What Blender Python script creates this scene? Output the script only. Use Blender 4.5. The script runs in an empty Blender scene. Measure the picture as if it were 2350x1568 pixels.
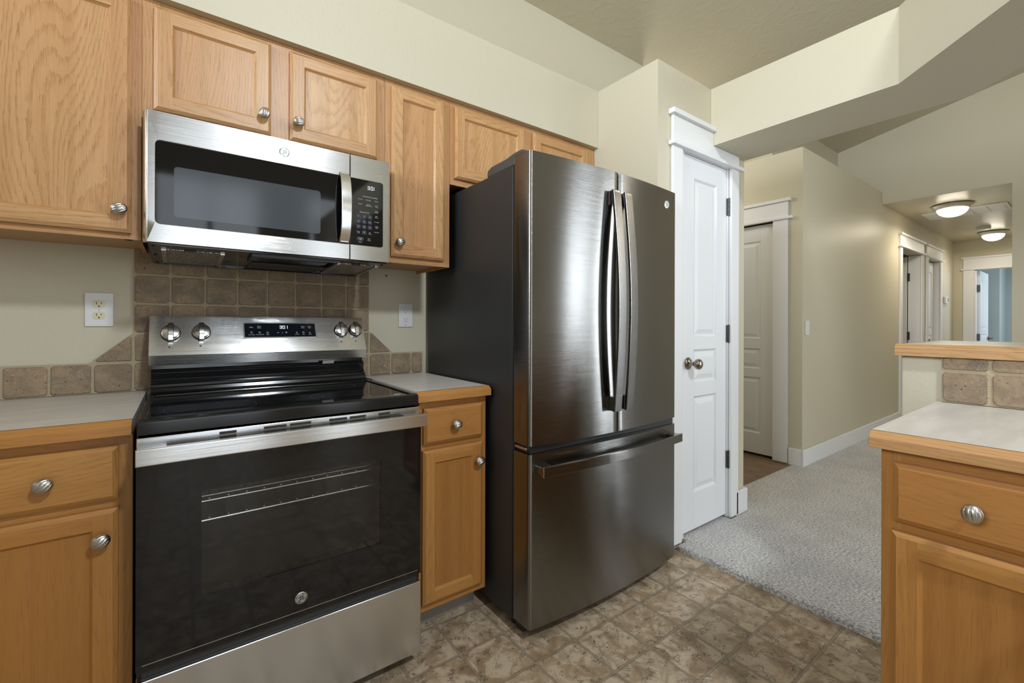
import bpy, bmesh, math, random
from mathutils import Vector, Matrix
rng = random.Random(7)
S = bpy.context.scene
COL = S.collection

# ------------------------------------------------------------------ camera
CAM_H = 1.15
YAW, ROLL, FPX = 0.638763, -0.002992, 1025.36
fwd = Vector((math.sin(YAW), math.cos(YAW), 0)); rt = Vector((math.cos(YAW), -math.sin(YAW), 0)); dn = fwd.cross(rt)
r2 = math.cos(ROLL) * rt + math.sin(ROLL) * dn
d2 = -math.sin(ROLL) * rt + math.cos(ROLL) * dn
cd = bpy.data.cameras.new('camera'); cam = bpy.data.objects.new('camera', cd); COL.objects.link(cam)
up, back = -d2, -fwd
cam.matrix_world = Matrix(((r2.x, up.x, back.x, 0), (r2.y, up.y, back.y, 0), (r2.z, up.z, back.z, CAM_H), (0, 0, 0, 1)))
cd.sensor_fit = 'HORIZONTAL'; cd.sensor_width = 36; cd.lens = FPX / 2350 * 36
cd.shift_y = -39.02 / 2350; cd.clip_start = 0.02
S.camera = cam

# ------------------------------------------------------------------ light and exposure
S.view_settings.view_transform = 'Standard'
try: S.view_settings.look = 'None'
except Exception: pass
S.view_settings.gamma = 1; S.view_settings.exposure = -0.26
try: S.view_settings.use_curve_mapping = False
except Exception: pass
S.cycles.use_denoising = True
S.cycles.max_bounces = 8; S.cycles.diffuse_bounces = 5; S.cycles.glossy_bounces = 5; S.cycles.transparent_max_bounces = 8
S.cycles.sample_clamp_indirect = 6; S.cycles.caustics_reflective = False; S.cycles.caustics_refractive = False
W = bpy.data.worlds.new('world'); S.world = W; W.use_nodes = True
W.node_tree.nodes['Background'].inputs[0].default_value = (0.75, 0.85, 1, 1)
W.node_tree.nodes['Background'].inputs[1].default_value = 1.0

def area(name, loc, target, sx, sy, power, col=(1, 1, 1), shape='RECTANGLE', spread=180):
    l = bpy.data.lights.new(name, 'AREA'); l.shape = shape; l.size = sx; l.size_y = sy; l.energy = power; l.color = col
    l.spread = math.radians(spread)
    o = bpy.data.objects.new(name, l); COL.objects.link(o); o.location = loc
    o.rotation_euler = (Vector(target) - Vector(loc)).to_track_quat('-Z', 'Y').to_euler()
    return o
DAY = (0.89, 0.955, 1.0)
area('daylight_patio', (.275, -2.96, 1.48), (.275, 0, 1.48), 1.03, 2.70, 24, DAY)
area('daylight_side', (1.60, -2.96, 1.48), (1.60, 0, 1.48), .54, 2.70, 13, DAY)
area('daylight_living', (4.375, -2.96, 1.5), (2.2, .9, 1.1), .82, 2.7, 12, DAY, spread=85)
area('daylight_corner', (5.565, -2.96, 1.5), (2.0, 1.0, 1.1), .70, 2.7, 17, DAY, spread=75)
area('daylight_sink', (-2.26, .45, 2.5), (0, .45, 2.62), 1.4, 1.15, 46, DAY, spread=85)
def point(name, loc, r, power, col):
    l = bpy.data.lights.new(name, 'POINT'); l.energy = power; l.shadow_soft_size = r; l.color = col
    o = bpy.data.objects.new(name, l); COL.objects.link(o); o.location = loc; return o
area('kitchen_lamp', (.75, -1.35, 3.30), (.75, 1.2, 0), .28, .28, 68, (.88, .95, 1), 'DISK')
point('passage_fill', (3.2, 2.5, 2.45), .12, 17, (1, .93, .80))  # fill light added to lift the dark passage, no fixture there
point('living_fill', (4.5, -1.3, 2.75), .17, 16, (1, .82, .56))  # added warm fill for the hall walls, an unseen source
area('daylight_bedroom', (11.0, -.3, 1.6), (10.3, 1.2, 1.3), 1.2, 1.4, 42, (0.74, 0.87, 1.0))

# ------------------------------------------------------------------ materials
def mat(name, col=(.5, .5, .5), rough=.5, metal=0, spec=.5, coat=0, emis=None, es=0):
    m = bpy.data.materials.new(name); m.use_nodes = True
    b = m.node_tree.nodes['Principled BSDF']
    b.inputs['Base Color'].default_value = (*col, 1); b.inputs['Roughness'].default_value = rough
    b.inputs['Metallic'].default_value = metal; b.inputs['Specular IOR Level'].default_value = spec
    b.inputs['Coat Weight'].default_value = coat
    if emis: b.inputs['Emission Color'].default_value = (*emis, 1); b.inputs['Emission Strength'].default_value = es
    return m
class N:
    def __init__(s, m): s.t = m.node_tree; s.b = s.t.nodes['Principled BSDF']
    def n(s, typ, **kw):
        x = s.t.nodes.new(typ)
        for k, v in kw.items(): setattr(x, k, v)
        return x
    def l(s, a, b): s.t.links.new(a, b)
    def val(s, sock, v):
        if isinstance(v, (int, float)): sock.default_value = v
        elif isinstance(v, tuple): sock.default_value = v
        else: s.l(v, sock)
    def math(s, op, a, b=0.0, c=0.0, clamp=False):
        x = s.n('ShaderNodeMath', operation=op, use_clamp=clamp)
        s.val(x.inputs[0], a); s.val(x.inputs[1], b); s.val(x.inputs[2], c); return x.outputs[0]
    def noise(s, vec, scale=1, detail=2, rough=.5, dist=0):
        x = s.n('ShaderNodeTexNoise'); s.l(vec, x.inputs['Vector'])
        for k, v in (('Scale', scale), ('Detail', detail), ('Roughness', rough), ('Distortion', dist)): x.inputs[k].default_value = v
        return x.outputs['Fac']
    def voro(s, vec, scale=1, feature='F1', rnd=1):
        x = s.n('ShaderNodeTexVoronoi', feature=feature); s.l(vec, x.inputs['Vector']); x.inputs['Scale'].default_value = scale
        x.inputs['Randomness'].default_value = rnd
        return x
    def comb(s, x, y, z):
        c = s.n('ShaderNodeCombineXYZ')
        for i, v in enumerate((x, y, z)): s.val(c.inputs[i], v)
        return c.outputs[0]
    def sep(s, v):
        c = s.n('ShaderNodeSeparateXYZ'); s.l(v, c.inputs[0]); return c.outputs
    def mapr(s, v, a, b, c=0.0, d=1.0, smooth=True):
        x = s.n('ShaderNodeMapRange'); x.interpolation_type = 'SMOOTHSTEP' if smooth else 'LINEAR'
        s.val(x.inputs[0], v)
        for i, q in enumerate((a, b, c, d)): s.val(x.inputs[1 + i], q)
        return x.outputs[0]
    def mix(s, f, a, b, blend='MIX'):
        x = s.n('ShaderNodeMix', data_type='RGBA', blend_type=blend)
        s.val(x.inputs[0], f); s.val(x.inputs[6], a if not isinstance(a, tuple) else (*a, 1)); s.val(x.inputs[7], b if not isinstance(b, tuple) else (*b, 1))
        return x.outputs[2]
    def bump(s, h, dist=.001, strength=1):
        x = s.n('ShaderNodeBump'); x.inputs['Strength'].default_value = strength; x.inputs['Distance'].default_value = dist
        s.l(h, x.inputs['Height']); s.l(x.outputs[0], s.b.inputs['Normal'])
    def uv(s): return s.n('ShaderNodeTexCoord').outputs['UV']
    def obj(s): return s.n('ShaderNodeTexCoord').outputs['Object']
    def geo(s): return s.n('ShaderNodeNewGeometry').outputs['Position']
    def rnd(s): return s.n('ShaderNodeAttribute', attribute_name='rnd').outputs['Fac']
    def col(s, c): s.l(c, s.b.inputs['Base Color'])

def oak(name, A, B, C):
    m = mat(name, rough=.36, spec=.45); k = N(m)
    u, v, _ = k.sep(k.uv()); r = k.rnd()
    r1, r2 = k.math('MULTIPLY', r, 37.0), k.math('MULTIPLY', r, 11.0)
    h = k.noise(k.comb(k.math('MULTIPLY_ADD', u, .8, r1), k.math('MULTIPLY_ADD', v, 5.0, r2), r2), 1, 1.5, .4, .15)
    jag = k.noise(k.comb(k.math('MULTIPLY', u, 30.0), k.math('MULTIPLY', v, 160.0), r1), 1, 2, .6)
    hh = k.math('ADD', k.math('MULTIPLY', h, 34.0), k.math('MULTIPLY_ADD', jag, .9, k.math('MULTIPLY', v, 70.0)))
    ring = k.mapr(k.math('FRACT', hh), .02, .55, 0.0, 1.0)          # sharp on one side like a growth ring
    pore = k.noise(k.comb(k.math('MULTIPLY', u, 17.0), k.math('MULTIPLY', v, 640.0), k.math('MULTIPLY', r, 9.0)), 1, 2, .6)
    pore = k.mapr(pore, .47, .62)
    pore = k.math('MULTIPLY', pore, k.math('MULTIPLY_ADD', ring, -.72, 1.0))
    band = k.noise(k.comb(k.math('MULTIPLY', u, .7), k.math('MULTIPLY', v, 30.0), r), 1, 2, .5)
    rr = k.math('FRACT', k.math('MULTIPLY', r, 7.31))
    base = k.mix(rr, A, B)
    base = k.mix(k.mapr(band, .35, .7), base, C)
    c = k.mix(k.math('MULTIPLY', k.math('SUBTRACT', 1.0, ring), .34), base, (.40, .185, .062))
    c = k.mix(k.math('MULTIPLY', pore, .5), c, (.24, .10, .03))
    k.col(c); k.bump(pore, .0006, -.35); return m
def paint(name, col, rough=.55, amt=.00016, scale=230):
    m = mat(name, col, rough, spec=.3); k = N(m); p = k.geo()
    h = k.noise(p, scale, 3, .55); h2 = k.noise(p, scale * .3, 2, .5)
    k.bump(k.math('ADD', h, k.mapr(h2, .5, .62)), amt, 1); return m
def steel(name, col, rough=.14, spread=1.3):
    """brushed sheet: fine horizontal scratches tip the normal up and down"""
    m = mat(name, col, rough, 1); k = N(m)
    g = k.n('ShaderNodeNewGeometry'); x, y, z = k.sep(g.outputs['Position'])
    n = k.noise(k.comb(k.math('MULTIPLY', x, 5.0), k.math('MULTIPLY', y, 5.0), k.math('MULTIPLY', z, 30000.0)), 1, 1, .5)
    a = k.n('ShaderNodeVectorMath', operation='ADD'); k.l(g.outputs['Normal'], a.inputs[0])
    k.l(k.comb(0.0, 0.0, k.math('MULTIPLY', k.math('SUBTRACT', n, .5), spread)), a.inputs[1])
    q = k.n('ShaderNodeVectorMath', operation='NORMALIZE'); k.l(a.outputs[0], q.inputs[0]); k.l(q.outputs[0], k.b.inputs['Normal']); return m
def travertine():
    m = mat('travertine', rough=.6, spec=.3); k = N(m); u, v, _ = k.sep(k.uv()); r = k.rnd()
    p = k.comb(k.math('MULTIPLY_ADD', r, 53.0, u), k.math('MULTIPLY_ADD', r, 31.0, v), r)
    n1 = k.noise(p, 16, 4, .6, .6); n2 = k.noise(p, 70, 4, .65, .3); n3 = k.noise(p, 28, 3, .6, 1.6); n4 = k.noise(p, 330, 2, .6)
    rr = k.math('FRACT', k.math('MULTIPLY', r, 13.7))
    base = k.mix(rr, (.29, .215, .142), (.215, .172, .126))
    c = k.mix(k.mapr(n1, .36, .70), base, (.37, .272, .175))
    c = k.mix(k.math('MULTIPLY', k.mapr(n2, .52, .72), .5), c, (.16, .115, .078))
    vein = k.mapr(k.math('ABSOLUTE', k.math('SUBTRACT', n3, .5)), .0, .02, 1.0, 0.0)
    vein = k.math('MULTIPLY', vein, k.mapr(k.noise(p, 11, 2), .46, .58))
    c = k.mix(k.math('MULTIPLY', vein, .8), c, (.50, .40, .27))
    pit = k.mapr(n4, .66, .74); c = k.mix(k.math('MULTIPLY', pit, .7), c, (.48, .40, .30))
    hole = k.mapr(k.noise(p, 190, 2, .6), .655, .70); c = k.mix(hole, c, (.09, .06, .04))
    k.col(c); k.bump(k.math('SUBTRACT', k.math('MULTIPLY', n2, .6), k.math('ADD', hole, k.math('MULTIPLY', vein, .5))), .0015, .6); return m
def vinyl():
    m = mat('vinyl_floor', rough=.42, spec=.4); k = N(m); x, y, _ = k.sep(k.geo())
    P = .186
    tx = k.math('DIVIDE', k.math('SUBTRACT', x, .786), P); ty = k.math('DIVIDE', k.math('SUBTRACT', y, 1.541), P)
    ix = k.math('FLOOR', tx); iy = k.math('FLOOR', ty)
    wn = k.n('ShaderNodeTexWhiteNoise', noise_dimensions='2D'); k.l(k.comb(ix, iy, 0.0), wn.inputs['Vector']); w = wn.outputs['Value']
    warp = k.noise(k.geo(), 34, 3, .6)
    wob = k.math('MULTIPLY_ADD', warp, .05, -.025)
    dx = k.math('ABSOLUTE', k.math('SUBTRACT', k.math('FRACT', k.math('ADD', tx, wob)), .5)); dy = k.math('ABSOLUTE', k.math('SUBTRACT', k.math('FRACT', k.math('ADD', ty, wob)), .5))
    e = k.math('SMOOTH_MAX', dx, dy, .04)
    grout = k.mapr(e, .479, .486); rim = k.math('MULTIPLY', k.mapr(e, .466, .476), k.math('SUBTRACT', 1.0, grout))
    p = k.comb(k.math('MULTIPLY_ADD', w, 17.0, x), k.math('MULTIPLY_ADD', w, 29.0, y), 0.0)
    n1 = k.noise(p, 13, 4, .62, .6); n2 = k.noise(p, 75, 4, .6, .5)
    c = k.mix(w, (.37, .272, .172), (.43, .335, .228))
    c = k.mix(k.mapr(n1, .44, .60), c, (.59, .485, .36))
    c = k.mix(k.math('MULTIPLY', k.mapr(n1, .30, .46, 1.0, 0.0), .75), c, (.24, .165, .095))
    c = k.mix(k.math('MULTIPLY', k.mapr(n2, .5, .75), .35), c, (.42, .29, .19))
    # chiselled slate cracks
    ph = k.math('MULTIPLY', w, 6.283); cs = k.math('COSINE', ph); sn = k.math('SINE', ph)
    ru = k.math('ADD', k.math('MULTIPLY', x, cs), k.math('MULTIPLY', y, sn)); rv = k.math('SUBTRACT', k.math('MULTIPLY', y, cs), k.math('MULTIPLY', x, sn))
    q = k.comb(k.math('MULTIPLY', ru, 38.0), k.math('MULTIPLY', rv, 95.0), k.math('MULTIPLY', w, 40.0))
    n3 = k.noise(q, 1, 3, .65, 1.2)
    crack = k.mapr(k.math('ABSOLUTE', k.math('SUBTRACT', n3, .5)), .006, .040, 1.0, 0.0)
    crack = k.math('MULTIPLY', crack, k.mapr(k.noise(p, 26, 2), .51, .60))
    c = k.mix(k.math('MULTIPLY', crack, .85), c, (.075, .052, .03))
    c = k.mix(k.math('MULTIPLY', rim, .65), c, (.12, .088, .055))
    c = k.mix(k.math('MULTIPLY', grout, .8), c, (.32, .262, .185))
    k.col(c)
    hgt = k.math('SUBTRACT', k.math('MULTIPLY', n2, .35), k.math('ADD', k.math('MULTIPLY', crack, .7), k.math('ADD', k.math('MULTIPLY', grout, .5), k.math('MULTIPLY', rim, .6))))
    k.bump(hgt, .0012, .8); return m
def carpet():
    m = mat('carpet_pile', rough=.95, spec=.1); k = N(m); p = k.geo(); x, y, z = k.sep(p)
    n = k.noise(p, 5, 3, .6); q = k.comb(k.math('MULTIPLY', k.math('ADD', x, k.math('MULTIPLY', y, .35)), 150.0), k.math('MULTIPLY', y, 95.0), k.math('MULTIPLY', z, 100.0))
    s = k.noise(q, 1, 3, .65); s2 = k.noise(p, 420, 2, .6)
    t = k.math('ADD', k.math('MULTIPLY', s, .7), k.math('MULTIPLY', s2, .3))
    c = k.mix(k.mapr(t, .36, .60), (.27, .265, .265), (.90, .885, .885))
    c = k.mix(k.math('MULTIPLY', k.mapr(n, .4, .62), .22), c, (.40, .40, .42))
    k.col(c); k.bump(t, .012, .8); return m
def laminate():
    m = mat('laminate', rough=.32, spec=.4); k = N(m); x, y, _ = k.sep(k.geo())
    n = k.noise(k.comb(k.math('MULTIPLY', x, 5.0), k.math('MULTIPLY', y, 24.0), 0.0), 1, 4, .6)
    k.col(k.mix(k.mapr(n, .35, .7), (.61, .565, .525), (.70, .66, .62))); return m
def woodfloor():
    m = mat('plank_floor', rough=.4); k = N(m); x, y, _ = k.sep(k.geo())
    n = k.noise(k.comb(k.math('MULTIPLY', x, 40.0), k.math('MULTIPLY', y, 5.0), 0.0), 1, 3, .6)
    k.col(k.mix(k.mapr(n, .35, .65), (.16, .10, .06), (.30, .205, .13))); return m
def mesh_filter():
    m = mat('filter_mesh', rough=.3, metal=.6); k = N(m); v = k.voro(k.geo(), 300)
    k.col(k.mix(k.mapr(v.outputs['Distance'], .25, .6), (.95, .93, .90), (.06, .055, .05))); k.bump(v.outputs['Distance'], .003, -1); return m
def screen_glass():
    m = mat('microwave_screen', (.06, .068, .08), .12, 0, .5, 0); return m
def tinted(name, t=.35):
    m = bpy.data.materials.new(name); m.use_nodes = True; nt = m.node_tree; nt.nodes.clear()
    o = nt.nodes.new('ShaderNodeOutputMaterial'); mx = nt.nodes.new('ShaderNodeMixShader'); g = nt.nodes.new('ShaderNodeBsdfGlossy')
    tr = nt.nodes.new('ShaderNodeBsdfTransparent'); f = nt.nodes.new('ShaderNodeFresnel'); f.inputs[0].default_value = 1.5
    g.inputs['Roughness'].default_value = .04; tr.inputs[0].default_value = (t, t, t, 1)
    nt.links.new(f.outputs[0], mx.inputs[0]); nt.links.new(tr.outputs[0], mx.inputs[1]); nt.links.new(g.outputs[0], mx.inputs[2]); nt.links.new(mx.outputs[0], o.inputs[0]); return m

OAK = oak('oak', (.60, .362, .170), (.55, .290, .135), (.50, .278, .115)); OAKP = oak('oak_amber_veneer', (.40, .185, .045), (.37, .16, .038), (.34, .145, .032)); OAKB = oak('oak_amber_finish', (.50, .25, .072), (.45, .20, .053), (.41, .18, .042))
WALL = paint('wall_paint', (.60, .557, .435), .42); CEILH = paint('hall_ceiling_paint', (.58, .535, .41), .30, .0004, 90); CEIL = paint('ceiling_paint', (.56, .515, .395), .6, .0006, 75)
WHITE = mat('white_trim', (.80, .81, .835), .38, spec=.4); DOORW = mat('white_door', (.78, .80, .835), .4, spec=.4)
STEEL = steel('stainless', (.62, .62, .62), .17, .7); FSTEEL = steel('fridge_stainless', (.235, .232, .228), .15, 1.3)
CHROME = mat('satin_nickel', (.55, .53, .50), .34, 1); BRIGHT = mat('bright_steel', (.75, .75, .74), .18, 1)
BRONZE = mat('dark_hinge', (.09, .088, .085), .35, .8); KNOBM = mat('pewter_knob', (.36, .32, .27), .16, 1)
BLACK = mat('black_enamel', (.008, .008, .009), .12, 0, .5); BLKM = mat('black_matte', (.012, .012, .013), .45); GLASSB = mat('black_glass', (.006, .006, .007), .05, 0, .5)
DGREY = mat('fridge_side', (.028, .028, .029), .42, 0, .4); GREYP = mat('grey_plastic', (.06, .06, .062), .5)
TRAV = travertine(); GROUT = paint('grout', (.47, .39, .265), .8, .0008, 300)
VINYL = vinyl(); CARPET = carpet(); LAM = laminate(); PLANK = woodfloor(); TOEK = mat('toe_kick_vinyl', (.27, .245, .215), .5)
FILTER = mesh_filter(); SCREEN = screen_glass(); TINT = tinted('oven_window_glass', .9)
PLATE = mat('outlet_plate', (.76, .76, .77), .35); IVORY = mat('ivory_outlet', (.72, .66, .46), .4); SLOT = mat('slot_dark', (.02, .018, .016), .5)
INK = mat('white_print', (.62, .64, .66), .5); DINK = mat('dark_print', (.03, .03, .032), .5); KEYM = mat('key_pad', (.03, .037, .06), .25)
LED = mat('led_digits', (0, 0, 0), .5, emis=(.92, .96, 1), es=1.3); BLUEG = mat('display_glass', (.008, .010, .016), .06)
BADGEL = mat('badge_silver', (.66, .68, .72), .35, .2); BADGED = mat('badge_ink', (.30, .31, .33), .4, .2); BADGE = mat('badge_grey', (.42, .42, .43), .3, .6); SHADE = mat('lit_glass_shade', (.9, .87, .8), .3, emis=(1, .92, .74), es=9)
CAVITY = mat('oven_enamel', (.035, .035, .037), .35); RACK = mat('oven_rack', (.8, .8, .8), .2, 1)
WOODIN = mat('cabinet_underside', (.50, .30, .13), .45); BLUEW = paint('bedroom_paint', (.50, .54, .52))

# ------------------------------------------------------------------ mesh builder
class MB:
    def __init__(s, *mats): s.mats = list(mats); s.v = []; s.f = []
    def mi(s, m):
        if m is None: return 0
        if m not in s.mats: s.mats.append(m)
        return s.mats.index(m)
    def poly(s, pts, m=None, g=2, rnd=None, smooth=False, off=None):
        b = len(s.v); s.v += [Vector(p) for p in pts]
        s.f.append((list(range(b, b + len(pts))), s.mi(m), g, rng.random() if rnd is None else rnd, smooth, off or (0, 0)))
    def raw(s, verts, faces, m=None, g=2, rnd=None, smooth=False):
        b = len(s.v); s.v += [Vector(p) for p in verts]; r = rng.random() if rnd is None else rnd
        o = (rng.random() * 9, rng.random() * 9)
        for f in faces: s.f.append(([b + i for i in f], s.mi(m), g, r, smooth, o))
    def box(s, x0, x1, y0, y1, z0, z1, m=None, g=2, rnd=None):
        v = [(x, y, z) for x in (x0, x1) for y in (y0, y1) for z in (z0, z1)]
        s.raw(v, [(0, 1, 3, 2), (4, 6, 7, 5), (0, 4, 5, 1), (2, 3, 7, 6), (0, 2, 6, 4), (1, 5, 7, 3)], m, g, rnd)
    def prism(s, pts, ax, lo, hi, m=None, g=2, rnd=None, smooth=False, caps=True):
        # pts in the two remaining axes (in xyz order), extruded along axis ax
        n = len(pts)
        def P(p, h):
            q = list(p); q.insert(ax, h); return q
        v = [P(p, lo) for p in pts] + [P(p, hi) for p in pts]
        f = [(i, (i + 1) % n, n + (i + 1) % n, n + i) for i in range(n)]
        s.raw(v, f, m, g, rnd, smooth)
        if caps:
            b = len(s.v) - 2 * n; r = s.f[-1][3]
            s.f.append((list(range(b, b + n)), s.mi(m), g, r, False, (0, 0))); s.f.append((list(range(b + n, b + 2 * n)), s.mi(m), g, r, False, (0, 0)))
    def lathe(s, prof, o, axis=(0, -1, 0), n=24, m=None, smooth=True, cap=True):
        a = Vector(axis).normalized(); t = Vector((0, 0, 1)) if abs(a.z) < .9 else Vector((1, 0, 0))
        e1 = a.cross(t).normalized(); e2 = a.cross(e1); o = Vector(o); v = []; f = []
        for r, h in prof:
            for i in range(n):
                w = 2 * math.pi * i / n; v.append(o + a * h + (e1 * math.cos(w) + e2 * math.sin(w)) * r)
        for j in range(len(prof) - 1):
            for i in range(n):
                k = (i + 1) % n; f.append((j * n + i, j * n + k, (j + 1) * n + k, (j + 1) * n + i))
        if cap:
            f.append(tuple(range(n))); f.append(tuple(range((len(prof) - 1) * n, len(prof) * n)))
        s.raw(v, f, m, 2, None, smooth)
    def tube(s, pts, r, n=8, m=None):
        pts = [Vector(p) for p in pts]; v = []; f = []
        for i, p in enumerate(pts):
            d = (pts[min(i + 1, len(pts) - 1)] - pts[max(i - 1, 0)]).normalized()
            t = Vector((0, 0, 1)) if abs(d.z) < .9 else Vector((1, 0, 0)); e1 = d.cross(t).normalized(); e2 = d.cross(e1)
            for k in range(n): w = 2 * math.pi * k / n; v.append(p + (e1 * math.cos(w) + e2 * math.sin(w)) * r)
        for j in range(len(pts) - 1):
            for k in range(n): q = (k + 1) % n; f.append((j * n + k, j * n + q, (j + 1) * n + q, (j + 1) * n + k))
        f.append(tuple(range(n))); f.append(tuple(range((len(pts) - 1) * n, len(pts) * n)))
        s.raw(v, f, m, 2, None, True)
    def text(s, txt, size, M, m=None, align='CENTER', shear=0, thick=0):
        vs, fs = text_mesh(txt, align, shear, thick)
        s.raw([M @ (Vector(p) * size) for p in vs], fs, m, 2, 0)
    def build(s, name, parent=None, bev=0, seg=2, ang=35, local=False, sharp=40):
        me = bpy.data.meshes.new(name)
        inv = Matrix.Identity(4)
        if parent is not None and not local:
            q = parent
            while q.parent: q = q.parent
            inv = Matrix.LocRotScale(q.location, q.rotation_euler, None).inverted()
        me.from_pydata([inv @ p for p in s.v], [], [f[0] for f in s.f])
        for m in s.mats: me.materials.append(m)
        at = me.attributes.new('rnd', 'FLOAT', 'FACE'); uvl = me.uv_layers.new(name='UVMap')
        AX = (Vector((1, 0, 0)), Vector((0, 1, 0)), Vector((0, 0, 1)))
        bm = bmesh.new(); bm.from_mesh(me); bmesh.ops.recalc_face_normals(bm, faces=bm.faces[:]); bm.to_mesh(me); bm.free()
        uvl = me.uv_layers[0]; at = me.attributes['rnd']
        for p, f in zip(me.polygons, s.f):
            p.material_index = f[1]; p.use_smooth = f[4]; at.data[p.index].value = f[3]
            nrm = p.normal; g = AX[f[2]]
            if abs(nrm.dot(g)) > .8: g = AX[(f[2] + 1) % 3]
            g = (g - nrm * g.dot(nrm)).normalized(); c = nrm.cross(g); ou, ov = f[5]
            if max(abs(c.x), abs(c.y), abs(c.z)) == -min(c.x, c.y, c.z): c = -c
            for li in p.loop_indices:
                co = me.vertices[me.loops[li].vertex_index].co
                uvl.data[li].uv = (co.dot(g) + ou, co.dot(c) + ov)
        if any(f[4] for f in s.f): me.set_sharp_from_angle(angle=math.radians(sharp))
        o = bpy.data.objects.new(name, me); COL.objects.link(o)
        if parent is not None: o.parent = parent
        if bev:
            b = o.modifiers.new('bevel', 'BEVEL'); b.width = bev; b.segments = seg; b.limit_method = 'ANGLE'; b.angle_limit = math.radians(ang)
        return o
_tc = {}
def text_mesh(txt, align='CENTER', shear=0, thick=0):
    key = (txt, align, shear, thick)
    if key not in _tc:
        c = bpy.data.curves.new('t', 'FONT'); c.body = txt; c.align_x = align; c.align_y = 'CENTER'; c.shear = shear; c.offset = thick; c.resolution_u = 3
        o = bpy.data.objects.new('t', c); COL.objects.link(o)
        me = bpy.data.meshes.new_from_object(o.evaluated_get(bpy.context.evaluated_depsgraph_get()))
        _tc[key] = ([tuple(v.co) for v in me.vertices], [tuple(p.vertices) for p in me.polygons])
        bpy.data.objects.remove(o); bpy.data.curves.remove(c); bpy.data.meshes.remove(me)
    return _tc[key]
def frontM(x, y, z, tilt=0):
    """text frame on a surface facing -y at (x,y,z); tilt leans the top back"""
    u = Vector((0, math.sin(tilt), math.cos(tilt))); n = Vector((1, 0, 0)).cross(u)
    return Matrix(((1, u.x, n.x, x), (0, u.y, n.y, y), (0, u.z, n.z, z), (0, 0, 0, 1)))
def rrect(x0, x1, z0, z1, r, n=5, corners=(1, 1, 1, 1)):
    out = []
    for (cx, cz, a, on) in ((x1 - r, z1 - r, 0, corners[0]), (x0 + r, z1 - r, 90, corners[1]), (x0 + r, z0 + r, 180, corners[2]), (x1 - r, z0 + r, 270, corners[3])):
        if not on:
            out.append((x1 if a in (0, 270) else x0, z1 if a in (0, 90) else z0)); continue
        for i in range(n + 1):
            t = math.radians(a + 90 * i / n); out.append((cx + r * math.cos(t), cz + r * math.sin(t)))
    return out
def tag(o, label, cat, group=None, kind=None):
    if label: o['label'] = label
    if cat: o['category'] = cat
    if group: o['group'] = group
    if kind: o['kind'] = kind
    return o
def empty(name, loc, label, cat, rotz=0, group=None):
    o = bpy.data.objects.new(name, None); COL.objects.link(o); o.location = loc; o.rotation_euler = (0, 0, rotz); o.empty_display_size = .05
    return tag(o, label, cat, group)
def struct(o): o['kind'] = 'structure'; return o
def boxes(name, m, lst, parent=None, **kw):
    b = MB(m)
    for q in lst: b.box(*q)
    return b.build(name, parent, **kw)

# ------------------------------------------------------------------ room shell
CZ = lambda y: 3.118 - .209 * (y - 1.882)
PY, PX0, PX1, TOPZ = 1.343, 1.89, 2.755, 2.465
HY, HX, LEDGE, HC, HDX, XE = 1.478, 3.98, 2.575, 2.444, 6.03, 9.6
struct(boxes('floor', VINYL, [(-2.2, 2.036, -2.9, 2.09, -.05, 0)]))
cp = MB(CARPET)
cp.prism([(2.067, -2.89), (6.02, -2.89), (6.02, .56), (6.16, .56), (6.16, .45), (9.59, .45), (9.59, 1.474), (3.961, 1.474), (3.961, 1.545), (2.775, 1.545), (2.775, 1.323), (2.566, 1.323), (2.566, 1.40), (2.1215, 1.40), (2.1215, 1.323), (2.036, 1.323), (2.036, .43), (2.067, .43)], 2, -.04, .03)
tag(cp.build('carpet', bev=.012, seg=3), 'light grey cut pile carpet running from the kitchen floor edge into the hallway', 'carpet', kind='stuff')
struct(boxes('floor_passage', PLANK, [(2.756, 3.979, 1.545, 3.3, -.05, .018)]))
struct(boxes('floor_bedroom', PLANK, [(9.7, 12.4, -.9, 2.2, -.05, .018)]))
c = MB(CEIL); c.prism([(-2.95, CZ(-2.95)), (3.3, CZ(3.3)), (3.3, CZ(3.3) + .1), (-2.95, CZ(-2.95) + .1)], 0, -2.3, 6.2); struct(c.build('ceiling'))
struct(boxes('ceiling_hall', CEILH, [(HDX, HDX + .12, .549, HY - .001, HC, HC + .004), (HDX + .12, 9.6, .33, HY - .001, HC, HC + .08)]))
w = MB(WALL); w.box(-2.25, PX1, 2.09, 2.2, -.02, 3.16); struct(w.build('wall_back'))
struct(boxes('wall_soffit', WALL, [(-2.2, PX0 - .001, 1.735, 2.089, 2.147, TOPZ)]))
struct(boxes('wall_pantry', WALL, [(PX0, 2.108, PY, 1.44, 0, TOPZ), (2.582, PX1, PY, 1.44, 0, TOPZ), (2.108, 2.582, PY, 1.44, 2.072, TOPZ),
    (PX0, PX0 + .09, 1.44, 2.089, 0, TOPZ), (PX1 - .09, PX1, 1.44, 3.3, 0, TOPZ), (PX0 + .09, PX1 - .09, 1.44, 2.089, TOPZ - .05, TOPZ)]))
b = MB(WALL)
b.prism([(2.375, PY - .001), (2.375, .53), (1.40, -.445), (1.40, -2.89), (1.77, -2.89), (1.77, -.611), (2.746, .365), (2.746, PY - .001)], 2, 2.147, TOPZ); struct(b.build('wall_beam'))
struct(boxes('wall_hall', WALL, [(HX, 6.74, HY, HY + .12, -.02, LEDGE), (7.62, 7.96, HY, HY + .12, -.02, LEDGE), (8.66, XE, HY, HY + .12, -.02, LEDGE), (6.74, 7.62, HY, HY + .12, 2.06, LEDGE), (7.96, 8.66, HY, HY + .12, 2.06, LEDGE)]))
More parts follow.
